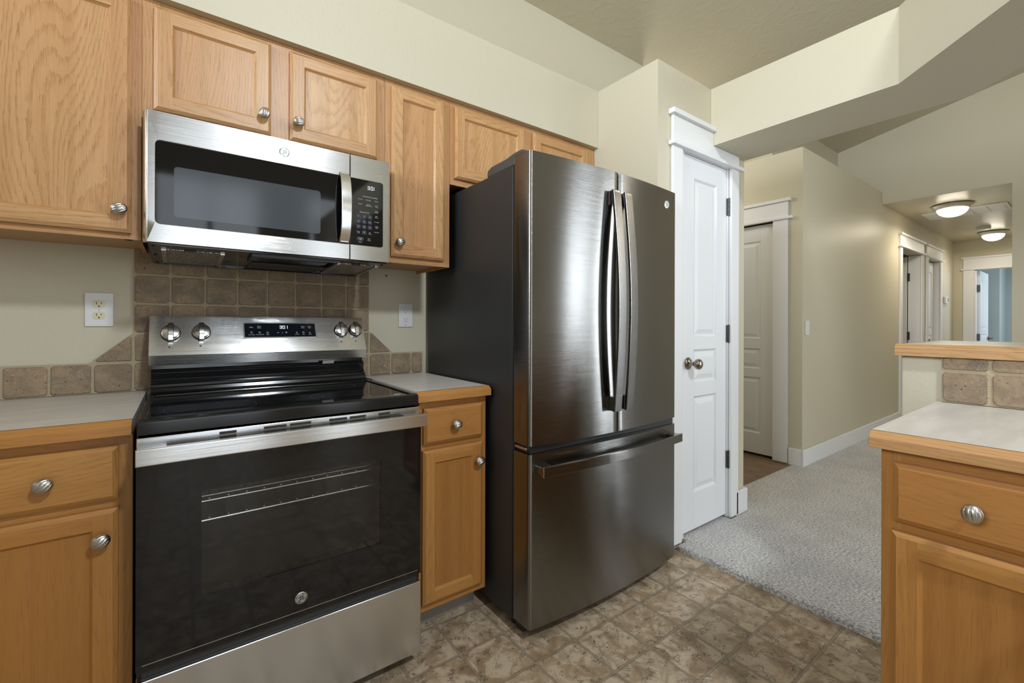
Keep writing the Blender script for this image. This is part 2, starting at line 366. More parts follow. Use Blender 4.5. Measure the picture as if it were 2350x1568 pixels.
struct(boxes('wall_closet', WALL, [(HX, HX + .11, HY + .12, 1.70, 0, LEDGE), (HX, HX + .11, 2.42, 3.3, 0, LEDGE), (HX, HX + .11, 1.70, 2.42, 2.03, LEDGE), (HX + .11, 6.03, HY + .12, 3.3, LEDGE - .06, LEDGE)]))
struct(boxes('wall_upper', WALL, [(4.386, 6.03, 1.882, 1.98, LEDGE + .001, 3.2), (4.386, 4.48, 1.98, 3.3, LEDGE + .001, 3.2)]))
struct(boxes('wall_header', WALL, [(HDX, HDX + .12, .548, HY - .001, HC + .0045, 3.62), (HDX, HDX + .12, HY - .001, 1.98, LEDGE + .001, 3.2), (HDX, HDX + .12, -2.9, .548, -.02, 4.2)]))
struct(boxes('wall_hall_right', WALL, [(HDX + .12, XE, .33, .44, -.02, HC)]))
struct(boxes('wall_end', WALL, [(XE, XE + .12, 1.255, 1.6, -.02, HC), (XE, XE + .12, .33, .49, -.02, HC), (XE, XE + .12, .49, 1.255, 1.995, HC)]))
struct(boxes('wall_passage', WALL, [(2.66, 6.1, 3.3, 3.4, -.02, 3.2)]))
struct(boxes('wall_bedroom', BLUEW, [(12.4, 12.5, -.9, 2.2, 0, 2.5), (11.5, 12.4, 1.19, 2.1, 0, 2.44), (XE + .12, 12.4, 2.1, 2.2, 0, 2.5), (XE + .12, 12.4, -1, -.9, 0, 2.5), (XE + .12, 12.4, -.9, 2.1, 2.44, 2.5), (XE + .121, XE + .2, -.9, .3, 0, 2.5)]))
struct(boxes('wall_hall_room', WALL, [(6.5, 7.9, 2.9, 3.0, 0, 2.5), (6.5, 6.6, HY + .12, 2.9, 0, 2.5), (7.84, 7.9, HY + .12, 2.9, 0, 2.5), (6.5, 7.9, HY + .121, 2.9, 2.5, 2.56)]))
wf = [(-.26, .81, .10, 2.86), (1.32, 1.88, .10, 2.86), (3.95, 4.80, .12, 2.88), (5.2, 5.93, .12, 2.88)]
fl = [(-2.25, wf[0][0]), (wf[0][1], wf[1][0]), (wf[1][1], wf[2][0]), (wf[2][1], wf[3][0]), (wf[3][1], 6.2)]
struct(boxes('wall_front', WALL, [(a, c, -3.0, -2.9, -.02, 4.2) for a, c in fl] + [(a, c, -3.0, -2.9, -.02, e) for a, c, e, g_ in wf] + [(a, c, -3.0, -2.9, g_, 4.2) for a, c, e, g_ in wf]))
struct(boxes('wall_left', WALL, [(-2.3, -2.2, -3.0, -.3, -.02, 4.2), (-2.3, -2.2, 1.2, 2.2, -.02, 4.2), (-2.3, -2.2, -.3, 1.2, -.02, 1.88), (-2.3, -2.2, -.3, 1.2, 3.12, 4.2)]))
# windows behind the camera (frames and mullions)
def window(n, ax, lo, hi, z0, z1, at, mull=1):
    b = MB(WHITE); t = .045
    def q(a0, a1, c0, c1):
        b.box(*((a0, a1, at, at + .06) if ax == 0 else (at, at + .06, a0, a1)), c0, c1)
    mid = (lo + hi) / 2
    q(lo, lo + t, z0, z1); q(hi - t, hi, z0, z1); q(lo + t, hi - t, z0, z0 + t); q(lo + t, hi - t, z1 - t, z1); 
    if mull: q(mid - .025, mid + .025, z0 + t, z1 - t)
    struct(b.build(n))
for i_, (a, c, e, g_) in enumerate(wf): window('window_%d' % (i_ + 1), 0, a + .001, c - .001, e + .001, g_ - .001, -2.98, i_ == 0)
window('window_5', 1, -.299, 1.199, 1.881, 3.119, -2.28, 1)

struct(boxes('floor_pantry', PLANK, [(PX0 + .09, PX1 - .09, 1.3445, 2.089, -.05, .008)])); struct(boxes('wall_closet_back', WALL, [(5.0, 5.05, HY + .12, 3.3, 0, LEDGE - .06)]))
struct(boxes('floor_closet', PLANK, [(HX - .0005, 5.0, HY + .121, 3.3, -.05, .0175)])); struct(boxes('floor_rooms', PLANK, [(6.5, 8.8, HY + .0005, 3.0, -.05, .025)])); struct(boxes('wall_rooms', WALL, [(7.9, 8.8, HY + .4, HY + .45, 0, 2.5), (8.75, 8.8, HY + .121, HY + .4, 0, 2.5)]))
# pony wall behind the peninsula
struct(boxes('wall_peninsula', WALL, [(1.956, 2.066, -1.9, .427, -.02, 1.049)], bev=.004))

# baseboards
bb = lambda n, l: struct(boxes(n, WHITE, l, bev=.004))
bb('baseboard_pantry', [(2.6395, PX1 + .018, 1.325, 1.342, .02, .163), (PX1 + .001, PX1 + .018, 1.342, 1.53, .02, .163)])
bb('baseboard_hall', [(HX - .018, 6.648, HY - .018, HY - .001, .02, .158)])
bb('baseboard_closet', [(HX - .018, HX - .001, HY, 1.574, .02, .158)])
bb('baseboard_hall_end', [(7.77, 7.83, HY - .018, HY - .001, .02, .158), (8.765, XE - .001, HY - .018, HY - .001, .02, .158)])

# ------------------------------------------------------------------ doors and trim
def panel_door(name, M, w, h, t, rows, mx=.105, z0=.0):
    """door slab in a local frame: x 0..w, front face y=0 facing -y, raised panels"""
    b = MB(DOORW); b.box(0, w, .012, t, z0, h)
    xs = (mx, w - mx)
    # face between the panels
    zs = [z0] + [q for r in rows for q in r] + [h]
    b.box(0, xs[0], 0, .012, z0, h); b.box(xs[1], w, 0, .012, z0, h)
    for i in range(0, len(zs), 2): b.box(xs[0], xs[1], 0, .012, zs[i], zs[i + 1])
    for (a, c) in rows:
        o = [(xs[0], a), (xs[1], a), (xs[1], c), (xs[0], c)]
        def ins(d): return [(xs[0] + d, a + d), (xs[1] - d, a + d), (xs[1] - d, c - d), (xs[0] + d, c - d)]
        rings = [(ins(0), 0), (ins(.010), .010), (ins(.016), .010), (ins(.042), .002)]
        for (p, y1), (q, y2) in zip(rings, rings[1:]):
            for i in range(4):
                j = (i + 1) % 4; b.poly([(p[i][0], y1, p[i][1]), (p[j][0], y1, p[j][1]), (q[j][0], y2, q[j][1]), (q[i][0], y2, q[i][1])])
        q, y = rings[-1]; b.poly([(x, y, z) for x, z in q])
    b.v = [M @ p for p in b.v]; o = struct(b.build(name, bev=.0015)); return o
def Mloc(x, y, z, rz=0): return Matrix.Translation((x, y, z)) @ Matrix.Rotation(rz, 4, 'Z')
def casing(name, M, x0, x1, top, sw=.09, head=.13, cut=None, z0=.03, right=True):
    """craftsman casing in local frame: opening x0..x1 up to top, facing -y; wall face at y=0"""
    b = MB(WHITE)
    b.box(x0 - sw, x0, -.018, -.001, z0, top); 
    if right: b.box(x1, x1 + sw, -.018, -.001, z0, top)
    e0, e1 = x0 - sw, (x1 + sw if right else x1)
    b.box(e0 - .02, e1 + .035, -.036, -.001, top, top + .02)
    he = min(e1, cut) if cut else e1
    b.box(e0, he, -.018, -.001, top + .02, top + .02 + head)
    if cut:
        b.box(cut, e1, -.018, -.001, top + .02, 2.146)
        b.box(e0 - .02, cut, -.036, -.001, top + .02 + head, top + .045 + head)
    else: b.box(e0 - .02, e1 + .02, -.036, -.001, top + .02 + head, top + .045 + head)
    b.v = [M @ p for p in b.v]; return struct(b.build(name, bev=.002))
def hinge(parent, M, z, wd=.02):
    b = MB(BRONZE); b.box(-wd / 2, wd / 2, -.010, 0, z - .05, z + .05); b.lathe([(.0065, -.052), (.0065, .052)], (0, -.010, z), (0, 0, 1), 12)
    for q in (-.03, .0, .03): b.lathe([(.0035, 0), (.003, .002)], (-wd * .3, -.010, z + q), (0, -1, 0), 8, SLOT)
    b.v = [M @ p for p in b.v]; return b.build('hinge', parent, bev=.001)
def doorknob(parent, M):
    b = MB(KNOBM)
    b.lathe([(.033, 0), (.033, .004), (.028, .010), (.014, .014), (.011, .022), (.011, .036), (.018, .042), (.026, .050), (.0285, .060), (.026, .070), (.017, .077), (.004, .079)], (0, 0, 0), (0, -1, 0), 28)
    b.v = [M @ p for p in b.v]; return b.build('door_knob', parent)
d1 = panel_door('door_1', Mloc(2.121, 1.352, 0), .445, 2.057, .035, [(.245, .762), (.838, 1.016), (1.085, 1.942)], .108, .046)
doorknob(d1, Mloc(2.172, 1.352, .945))
for z in (.366, 1.10, 1.84): hinge(d1, Mloc(2.573, 1.352, z - z), z)
t1 = casing('trim_1', Mloc(0, PY, 0), 2.080, 2.556 + .02, 2.062, .083, .135, 2.374, .03)
jb = MB(WHITE); jb.box(2.1085, 2.120, PY + .001, 1.43, .03, 2.072); jb.box(2.567, 2.5815, PY + .001, 1.43, .03, 2.072); jb.box(2.12, 2.567, PY + .001, 1.43, 2.060, 2.072); struct(jb.build('trim_2'))
boxes('gap_backing', SLOT, [(2.12, 2.567, 1.40, 1.405, .03, 2.06)], struct(boxes('trim_3', WHITE, [(2.0625, 2.0795, PY - .010, PY - .001, .03, 2.06)])))  # dark sheet added behind the pantry door so its gaps read as shade
# closet door in the passage, facing -x
R90 = -math.pi / 2
CM = Mloc(HX, 0, 0, R90)          # local x -> -y ; local y -> +x
d2 = panel_door('door_2', Mloc(HX + .035, 2.41, 0, R90), .702, 2.012, .035, [(.215, .698), (.774, .948), (1.035, 1.875)], .108, .04)
casing('trim_4', CM, -2.415, -1.695, 2.018, .115, .125, None, .03)
struct(boxes('closet_gap_backing', SLOT, [(HX + .068, HX + .075, 1.701, 2.419, .02, 2.028)]))  # added dark sheet behind the closet door, keeps its gaps in shade
# hall doors
casing('trim_6', Mloc(0, HY, 0), 6.74, 7.62, 2.06, .092, .12)
casing('trim_7', Mloc(0, HY, 0), 7.96, 8.66, 2.06, .092, .12)
d3 = panel_door('door_3', Mloc(7.598, HY + .125, 0, math.pi / 2), .80, 2.04, .035, [(.25, .75), (.85, 1.02), (1.1, 1.9)], .11, .04)
for z in (1.02, 1.78): boxes('hinge', BRONZE, [(7.585, 7.605, HY + .10, HY + .128, z - .05, z + .05)], d3)
struct(boxes('trim_8', WHITE, [(7.607, 7.6195, HY + .001, HY + .119, .03, 2.05), (6.7405, 6.752, HY + .001, HY + .119, .03, 2.05)]))
d4 = panel_door('door_4', Mloc(7.975, HY + .06, 0), .67, 2.04, .035, [(.25, .75), (.85, 1.02), (1.1, 1.9)], .11, .04)
doorknob(d4, Mloc(8.03, HY + .06, .96))
struct(boxes('trim_11', WHITE, [(XE + .001, XE + .119, 1.237, 1.2545, .03, 1.985)]))
struct(boxes('trim_9', WHITE, [(8.648, 8.6595, HY + .001, HY + .119, .03, 2.05), (7.9605, 7.972, HY + .001, HY + .119, .03, 2.05)]))
casing('trim_10', Mloc(XE, 0, 0, R90), -1.255, -.49, 1.995, .115, .15)
d5 = panel_door('door_5', Mloc(XE + .125, 1.207, 0), .74, 1.985, .035, [(.25, .75), (.85, 1.02), (1.1, 1.85)], .11, .04)
for z in (.98, 1.72): boxes('hinge', BRONZE, [(XE + .1, XE + .128, 1.205, 1.2365, z - .05, z + .05)], d5)
lv = MB(BRONZE); lv.lathe([(.03, 0), (.028, .008), (.01, .012), (.01, .05)], (XE + .80, 1.20, .95), (0, -1, 0), 16); lv.tube([(XE + .80, 1.152, .95), (XE + .70, 1.150, .95)], .009); lv.build('lever_handle', d5)

# ------------------------------------------------------------------ tile backsplash
def tile(b, x0, x1, z0, z1, y, ax='y', gap=.004, thick=.009, tri=None):
    """tumbled stone tile with softened, slightly ragged corners"""
    r = rng.random()
    if tri: pts = tri
    else:
        rr = [rng.uniform(.006, .013) for _ in range(4)]; pts = []
        a, c, e, f = x0 + gap, x1 - gap, z0 + gap, z1 - gap
        for i, (cx, cz, an) in enumerate(((c - rr[0], f - rr[0], 0), (a + rr[1], f - rr[1], 90), (a + rr[2], e + rr[2], 180), (c - rr[3], e + rr[3], 270))):
            R = rr[i]
            for k in range(4):
                t = math.radians(an + 30 * k); pts.append((cx + R * math.cos(t) + rng.uniform(-.0008, .0008), cz + R * math.sin(t) + rng.uniform(-.0008, .0008)))
            nx = ((a, f), (a, e), (c, e), (c, f))[i]
            for k in (1, 2):
                p0 = pts[-k] if k == 1 else pts[-2]
                pass
    off = (rng.random() * 5, rng.random() * 5)
    n = len(pts); back, front = (y + thick, y)
    ins = []
    cxm = sum(p[0] for p in pts) / n; czm = sum(p[1] for p in pts) / n
    for p in pts:
        d = Vector((cxm - p[0], czm - p[1])); L = d.length; ins.append((p[0] + d.x / L * .0022, p[1] + d.y / L * .0022))
    P = (lambda q, yy: (q[0], yy, q[1])) if ax == 'y' else (lambda q, yy: (yy, -q[0], q[1]))
    v = [P(p, back) for p in pts] + [P(p, front + .0018) for p in pts] + [P(p, front) for p in ins]
    fs = [(j * n + i, j * n + (i + 1) % n, (j + 1) * n + (i + 1) % n, (j + 1) * n + i) for j in (0, 1) for i in range(n)] + [tuple(range(2 * n, 3 * n))]
    b.raw(v, fs, TRAV, 0, r, False)
GX = [-.1335 + .1055 * i for i in range(9)]; GZ = [.9085, 1.0115, 1.115, 1.2205, 1.3245, 1.43]
bs = MB(GROUT, TRAV)
bs.box(GX[0], GX[-1], 2.081, 2.0885, .909, 1.43, GROUT)
bs.box(-.77, GX[0], 2.081, 2.0885, .909, 1.0125, GROUT); bs.box(GX[-1], .983, 2.081, 2.0885, .909, 1.0125, GROUT)
bs.prism([(GX[0], 1.0125), (GX[0] , 1.117), (GX[0] - .115, 1.0125)], 1, 2.081, 2.0885, GROUT); bs.prism([(GX[-1], 1.0125), (GX[-1], 1.117), (GX[-1] + .115, 1.0125)], 1, 2.081, 2.0885, GROUT)
TY = 2.076
for i in range(8):
    for j in range(5): tile(bs, GX[i], GX[i + 1], GZ[j], GZ[j + 1], TY)
for i in range(6): tile(bs, GX[0] - .1055 * (i + 1), GX[0] - .1055 * i, GZ[0], GZ[1], TY)
for a, c in ((.712, .8165), (.8165, .921), (.921, .981)): tile(bs, a, c, GZ[0], GZ[1], TY)
tile(bs, 0, 0, 0, 0, TY, tri=[(-.139, 1.018), (-.139, 1.10), (-.146, 1.103), (-.232, 1.024), (-.228, 1.018)])
tile(bs, 0, 0, 0, 0, TY, tri=[(.717, 1.018), (.717, 1.106), (.724, 1.107), (.81, 1.024), (.806, 1.018)])
tag(bs.build('tile_backsplash'), 'tumbled brown travertine tile backsplash behind the range with stepped side rows', 'backsplash')
pt = MB(GROUT, TRAV); pt.box(1.9465, 1.9555, -1.5, .327, .909, 1.0485, GROUT)
for i in range(9):
    a = -.327 + .1085 * i; tile(pt, a, a + .1055, .909, 1.0075, 1.942, 'x')
    tile(pt, a, a + .1055, 1.0105, 1.0525, 1.942, 'x', .003)
tag(pt.build('tile_strip'), 'travertine tile strip between the peninsula counter and the raised bar', 'backsplash')

# ------------------------------------------------------------------ cabinets
def knob_mesh():
    b = MB(CHROME); b.lathe([(.0085, 0), (.0065, .004), (.006, .012), (.009, .016)], (0, 0, 0), (0, -1, 0), 16)
    n, m = 81, 26; v = []; f = []; ax = Vector((math.cos(.62), 0, math.sin(.62))); e1 = Vector((0, -1, 0)); e2 = ax.cross(e1)
    for j in range(m + 1):
        th = math.pi * j / m
        for i in range(n):
            ph = 2 * math.pi * i / n; g = abs(math.sin(4.5 * ph + 1.1 * math.cos(th)))
            R = 1 - .17 * (1 - min(1, g * 2.0)) * math.sin(th)
            p = ax * (math.cos(th) * .0195) + (e1 * math.cos(ph) + e2 * math.sin(ph)) * (math.sin(th) * .0165 * R)
            v.append((p.x, p.y * .82 - .0235, p.z))
    for j in range(m):
        for i in range(n): k = (i + 1) % n; f.append((j * n + i, j * n + k, (j + 1) * n + k, (j + 1) * n + i))
    b.raw(v, f, CHROME, 2, 0, True)
    o = b.build('knob', sharp=60); me = o.data; bpy.data.objects.remove(o); return me
KNOB = knob_mesh()
def knob(parent, x, y, z, roll=0):
    o = bpy.data.objects.new('knob', KNOB); COL.objects.link(o); o.parent = parent; o.location = (x, y, z); o.rotation_euler = (0, roll, 0); return o
WOOD = [OAK, OAK]
def ring_faces(b, A, B, rnds):
    for i in range(4):
        j = (i + 1) % 4; b.poly([A[i], A[j], B[j], B[i]], WOOD[0], 0 if i in (0, 2) else 2, rnds[i], off=(i * 1.7, i * .9))
def cab_door(parent, x0, x1, z0, z1, y=0, t=.02, sw=.046, kn=None, roll=0):
    """frame-and-panel door; front at y-t; local frame, facing -y"""
    b = MB(WOOD[0]); R = lambda d, yy: [(x0 + d, yy, z0 + d), (x1 - d, yy, z0 + d), (x1 - d, yy, z1 - d), (x0 + d, yy, z1 - d)]
    yf = y - t; c = .010; rn = [rng.random() for _ in range(4)]
    r0, r1, r2_, r3, r4 = R(0, y - .0005), R(0, yf + .007), R(c, yf), R(sw, yf), R(sw + .007, yf + .008)
    ring_faces(b, r0, r1, rn); ring_faces(b, r1, r2_, rn)
    a, d = c, sw
    b.poly([(x0 + a, yf, z0 + a), (x0 + d, yf, z0 + a), (x0 + d, yf, z1 - a), (x0 + a, yf, z1 - a)], WOOD[0], 2, rn[3], off=(3, .4))
    b.poly([(x1 - d, yf, z0 + a), (x1 - a, yf, z0 + a), (x1 - a, yf, z1 - a), (x1 - d, yf, z1 - a)], WOOD[0], 2, rn[1], off=(1, .2))
    b.poly([(x0 + d, yf, z0 + a), (x1 - d, yf, z0 + a), (x1 - d, yf, z0 + d), (x0 + d, yf, z0 + d)], WOOD[0], 0, rn[0], off=(5, .1))
    b.poly([(x0 + d, yf, z1 - d), (x1 - d, yf, z1 - d), (x1 - d, yf, z1 - a), (x0 + d, yf, z1 - a)], WOOD[0], 0, rn[2], off=(7, .3))
    ring_faces(b, r3, r4, rn); b.poly(r0, WOOD[0], 2, rn[0])
    o = b.build('door', parent, local=True)
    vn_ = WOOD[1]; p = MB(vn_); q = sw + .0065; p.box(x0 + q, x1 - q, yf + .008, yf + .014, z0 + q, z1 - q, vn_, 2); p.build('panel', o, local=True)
    if kn: knob(o, kn[0], yf, kn[1], roll)
    return o
def drawer(parent, x0, x1, z0, z1, y=0, t=.02, kn=None, roll=0):
    b = MB(WOOD[0]); R = lambda d, yy: [(x0 + d, yy, z0 + d), (x1 - d, yy, z0 + d), (x1 - d, yy, z1 - d), (x0 + d, yy, z1 - d)]
    r = rng.random(); rn = [r, rng.random(), r, rng.random()]
    r0, r1, r2_ = R(0, y - .0005), R(0, y - t + .008), R(.011, y - t)
    ring_faces(b, r0, r1, rn); ring_faces(b, r1, r2_, rn); b.poly(r2_, WOOD[0], 0, r, off=(2, .5)); b.poly(r0, WOOD[0], 0, r)
    o = b.build('drawer', parent, local=True)
    if kn: knob(o, kn[0], y - t, kn[1], roll)
    return o
def frame_box(b, x0, x1, z0, z1, stiles, rails, d=.02):
    """face frame: stiles = list of (xa,xb), rails = list of (za,zb,xa,xb)"""
    for a, c in stiles: b.box(a, c, 0, d, z0, z1, WOOD[0], 2)
    for za, zb, xa, xb in rails: b.box(xa, xb, .0004, d, za, zb, WOOD[0], 0)
def wall_cab(x0, x1, z0, z1, depth, doors, label, stiles, midrails=()):
    root = empty('wall_cabinet', (0, 1.765, 0), label, 'kitchen cabinet', group='oak wall cabinets')
    b = MB(WOOD[0]); rl = [(z0, z0 + .036, x0 + .02, x1 - .02), (z1 - .036, z1, x0 + .02, x1 - .02)]
    frame_box(b, x0, x1, z0, z1, stiles, rl)
    b.build('face_frame', root, local=True, bev=.0008, seg=1)
    c = MB(WOOD[0], WOODIN); c.box(x0, x0 + .012, .0205, depth, z0, z1, WOOD[0], 2); c.box(x1 - .012, x1, .0205, depth, z0, z1, WOOD[0], 2)
    c.box(x0 + .012, x1 - .012, .0205, depth, z0 + .014, z0 + .026, WOODIN); c.box(x0 + .012, x1 - .012, .0205, depth, z1 - .012, z1, WOODIN)
    c.box(x0 + .012, x1 - .012, depth - .006, depth, z0 + .026, z1 - .012, WOODIN)
    c.build('carcass', root, local=True)
    for d in doors: cab_door(root, *d[:4], kn=d[4], roll=d[5] if len(d) > 5 else 0)
    return root
UT = 2.146
wall_cab(-.62, -.0955, 1.402, UT, .324, [(-.575, -.118, 1.420, 2.124, (-.144, 1.484), .35)], 'tall oak wall cabinet over the left counter with one large single door', [(-.62, -.575 + .012), (-.135, -.0955)])
wall_cab(-.0953, .6645, 1.779, UT, .324, [(-.067, .253, 1.806, 2.124, (.229, 1.867), -.5), (.312, .630, 1.806, 2.124, (.337, 1.867), .6)], 'short double door oak wall cabinet mounted right above the microwave', [(-.0953, -.05), (.24, .325), (.618, .6645)])
wall_cab(.6655, .9615, 1.402, UT, .324, [(.688, .930, 1.428, 2.124, (.716, 1.484), .45)], 'narrow single door oak wall cabinet between microwave and refrigerator', [(.6655, .70), (.918, .9615)])
wall_cab(.9625, 1.886, 1.774, UT, .324, [(.982, 1.377, 1.802, 2.124, None), (1.431, 1.823, 1.802, 2.124, None)], 'wide double door oak wall cabinet partly hidden behind the refrigerator top', [(.9625, .995), (1.365, 1.443), (1.81, 1.886)])

def base_cab(loc, rotz, w, units, label, toe_r=0, d=.585):
    """local frame: face at y=0, x 0..w. units = list of (x0,x1,drawerknob,doorknob side)"""
    root = empty('base_cabinet', loc, label, 'kitchen cabinet', rotz, 'oak base cabinets')
    z0, z1 = .102, .868
    b = MB(WOOD[0]); xs = [0] + [(units[i][1] + units[i + 1][0]) / 2 for i in range(len(units) - 1)] + [w]
    st = []
    for i, u in enumerate(units):
        st += [(u[2], u[0] + .012), (u[1] - .012, u[3])]
    frame_box(b, 0, w, z0, z1, st, [(z0, z0 + .04, .012, w - .012), (.66, .735, .012, w - .012), (z1 - .036, z1, .012, w - .012)])
    b.build('face_frame', root, local=True, bev=.0008, seg=1)
    c = MB(WOOD[0], WOODIN); c.box(0, .014, .0205, d, z0, z1, WOOD[0], 2); c.box(w - .014, w, .0205, d, z0, z1, WOOD[0], 2)
    c.box(.014, w - .014, .0205, d, z0, z0 + .014, WOODIN); c.box(.014, w - .014, d - .006, d, z0 + .014, z1, WOODIN)
    c.build('carcass', root, local=True)
    boxes('toe_kick', TOEK, [(0.0, w - toe_r, .086, .098, .001, z0 - .001)], root, local=True)
    for u in units:
        drawer(root, u[0], u[1], .7125, .844, kn=(u[4], .778), roll=u[6])
        cab_door(root, u[0] - .003, u[1], .1305, .691, kn=(u[5], .624), roll=u[7])
    return root
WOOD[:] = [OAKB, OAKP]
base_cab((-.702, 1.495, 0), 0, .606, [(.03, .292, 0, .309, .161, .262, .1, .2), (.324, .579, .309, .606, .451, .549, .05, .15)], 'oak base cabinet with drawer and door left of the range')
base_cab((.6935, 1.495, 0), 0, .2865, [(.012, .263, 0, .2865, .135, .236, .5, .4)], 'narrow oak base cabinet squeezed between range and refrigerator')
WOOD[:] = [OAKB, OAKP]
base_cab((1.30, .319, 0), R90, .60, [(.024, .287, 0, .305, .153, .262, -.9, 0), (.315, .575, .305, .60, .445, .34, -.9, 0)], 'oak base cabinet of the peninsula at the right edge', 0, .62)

# ------------------------------------------------------------------ countertops
def counter(name, label, lam, edges, cat='countertop', wood=OAKB, seam=None):
    """lam: (x0,x1,y0,y1,z0,z1); edges: list of prisms (pts, axis, lo, hi)"""
    root = empty(name, (lam[0], lam[2], lam[4]), label, cat)
    boxes('laminate_top', LAM, [lam], root)
    if seam: boxes('seam', SLOT, [seam], root)
    for pts, ax, lo, hi in edges:
        b = MB(wood); b.prism(pts, ax, lo, hi, wood, ax); b.build('wood_edge', root, bev=.0015)
    return root
EP = lambda y: [(y, .871), (y + .0225, .871), (y + .0225, .908), (y + .0165, .908), (y, .8955)]
counter('countertop', 'pale laminate countertop with oak edge left of the range', (-.70, -.0965, 1.4845, 2.0755, .872, .908), [(EP(1.462), 0, -.70, -.0965)], seam=(-.70, -.0965, 1.4836, 1.4852, .906, .9083))
counter('countertop', 'small pale laminate countertop between range and refrigerator', (.678, .9835, 1.4845, 2.0755, .872, .908), [(EP(1.462), 0, .6745, .9855)], seam=(.678, .9835, 1.4836, 1.4852, .906, .9083))
ce = [(x, z) for x, z in [(1.273, .871), (1.2955, .871), (1.2955, .908), (1.2895, .908), (1.273, .8955)]]
counter('countertop', 'pale laminate peninsula countertop with oak edge at the right', (1.296, 1.9415, -.30, .3365, .872, .908), [(ce, 1, -.30, .3365)], 'countertop', OAK, (1.2948, 1.2964, -.30, .3365, .906, .9083))
be = [(1.928, 1.050), (1.9505, 1.050), (1.9505, 1.0895), (1.9425, 1.0895), (1.928, 1.078)]
counter('bar_top', 'raised breakfast bar top with light oak edge on the half wall', (1.951, 2.50, -1.9, .4175, 1.0505, 1.0895), [(be, 1, -1.9, .44), ([(.418, 1.050), (.44, 1.050), (.44, 1.078), (.426, 1.0895), (.418, 1.0895)], 0, 1.951, 2.50)], 'bar top', OAK)

# ------------------------------------------------------------------ maker's badge
def badge(parent, x, y, z, r, tilt=0, face=BADGE, ink=DINK):
    b = MB(face, ink, BRIGHT); M = frontM(x, y, z, tilt); nrm = (M.to_3x3() @ Vector((0, 0, 1)))
    b.lathe([(r, 0), (r, .0012), (r * .93, .0016)], (x, y, z), nrm, 32, BRIGHT)
    b.lathe([(r * .93, .0015), (r * .86, .0018)], (x, y, z), nrm, 32, ink, cap=False); b.lathe([(r * .80, .001), (r * .80, .0021)], (x, y, z), nrm, 32, face)
    D = lambda px, pz: M @ Vector((px * r, pz * r, .0023))
    for k in range(4):                       # the four curls inside the ring
        a0 = math.pi / 4 + k * math.pi / 2; pts = []
        for i in range(9):
            t = i / 8; a = a0 + 1.0 * t; w = .10 * math.sin(math.pi * min(1, t * 1.15 + .05)) + .01
            pts.append((a, .80 - w, .80))
        for p, q in zip(pts, pts[1:]): b.poly([D(math.cos(p[0]) * p[1], math.sin(p[0]) * p[1]), D(math.cos(p[0]) * p[2], math.sin(p[0]) * p[2]), D(math.cos(q[0]) * q[2], math.sin(q[0]) * q[2]), D(math.cos(q[0]) * q[1], math.sin(q[0]) * q[1])], ink)
    def stroke(pts, w=.045):
        P = [Vector(p) for p in pts]
        for p, q in zip(P, P[1:]):
            d = (q - p).normalized() * w; nn = Vector((-d.y, d.x)); b.poly([D(*(p + nn - d * .5)), D(*(p - nn - d * .5)), D(*(q - nn + d * .5)), D(*(q + nn + d * .5))], ink)
    stroke([(-.46, .14), (-.38, .10), (-.30, .16), (-.22, .30), (-.13, .40), (-.06, .36), (-.10, .22), (-.20, .10), (-.10, .06), (-.08, -.10), (-.14, -.32), (-.26, -.50), (-.38, -.54), (-.42, -.44), (-.34, -.30), (-.16, -.16), (-.02, -.08)])
    stroke([(.36, .48), (.30, .40), (.18, .38), (.12, .30), (.18, .20), (.30, .16)]); stroke([(.30, .14), (.12, .06), (.06, -.10), (.12, -.28), (.28, -.32), (.42, -.22), (.42, -.06), (.30, .0), (.22, -.08), (.28, -.14)])
    return b.build('badge', parent)
def seg_digit(b, ch, x, z, h, y, m, tilt=0, w=None):
    w = w or h * .5; t = h * .13; segs = {'0': 'abcdef', '1': 'bc', '3': 'abgcd'}[ch]; M = frontM(x, y, z, tilt)
    R = {'a': (0, w, h - t, h), 'd': (0, w, 0, t), 'g': (0, w, h / 2 - t / 2, h / 2 + t / 2), 'b': (w - t, w, h / 2, h), 'c': (w - t, w, 0, h / 2), 'f': (0, t, h / 2, h), 'e': (0, t, 0, h / 2)}
    for s in segs:
        a, c, e, f = R[s]; b.poly([M @ Vector(q) for q in ((a, e, 0), (c, e, 0), (c, f, 0), (a, f, 0))], m)
def logo_free_text(b, items, y, m, tilt=0, yf=None):
    for s, x, z, sz in items: b.text(s, sz, frontM(x, yf(z) if yf else y, z, tilt), m)

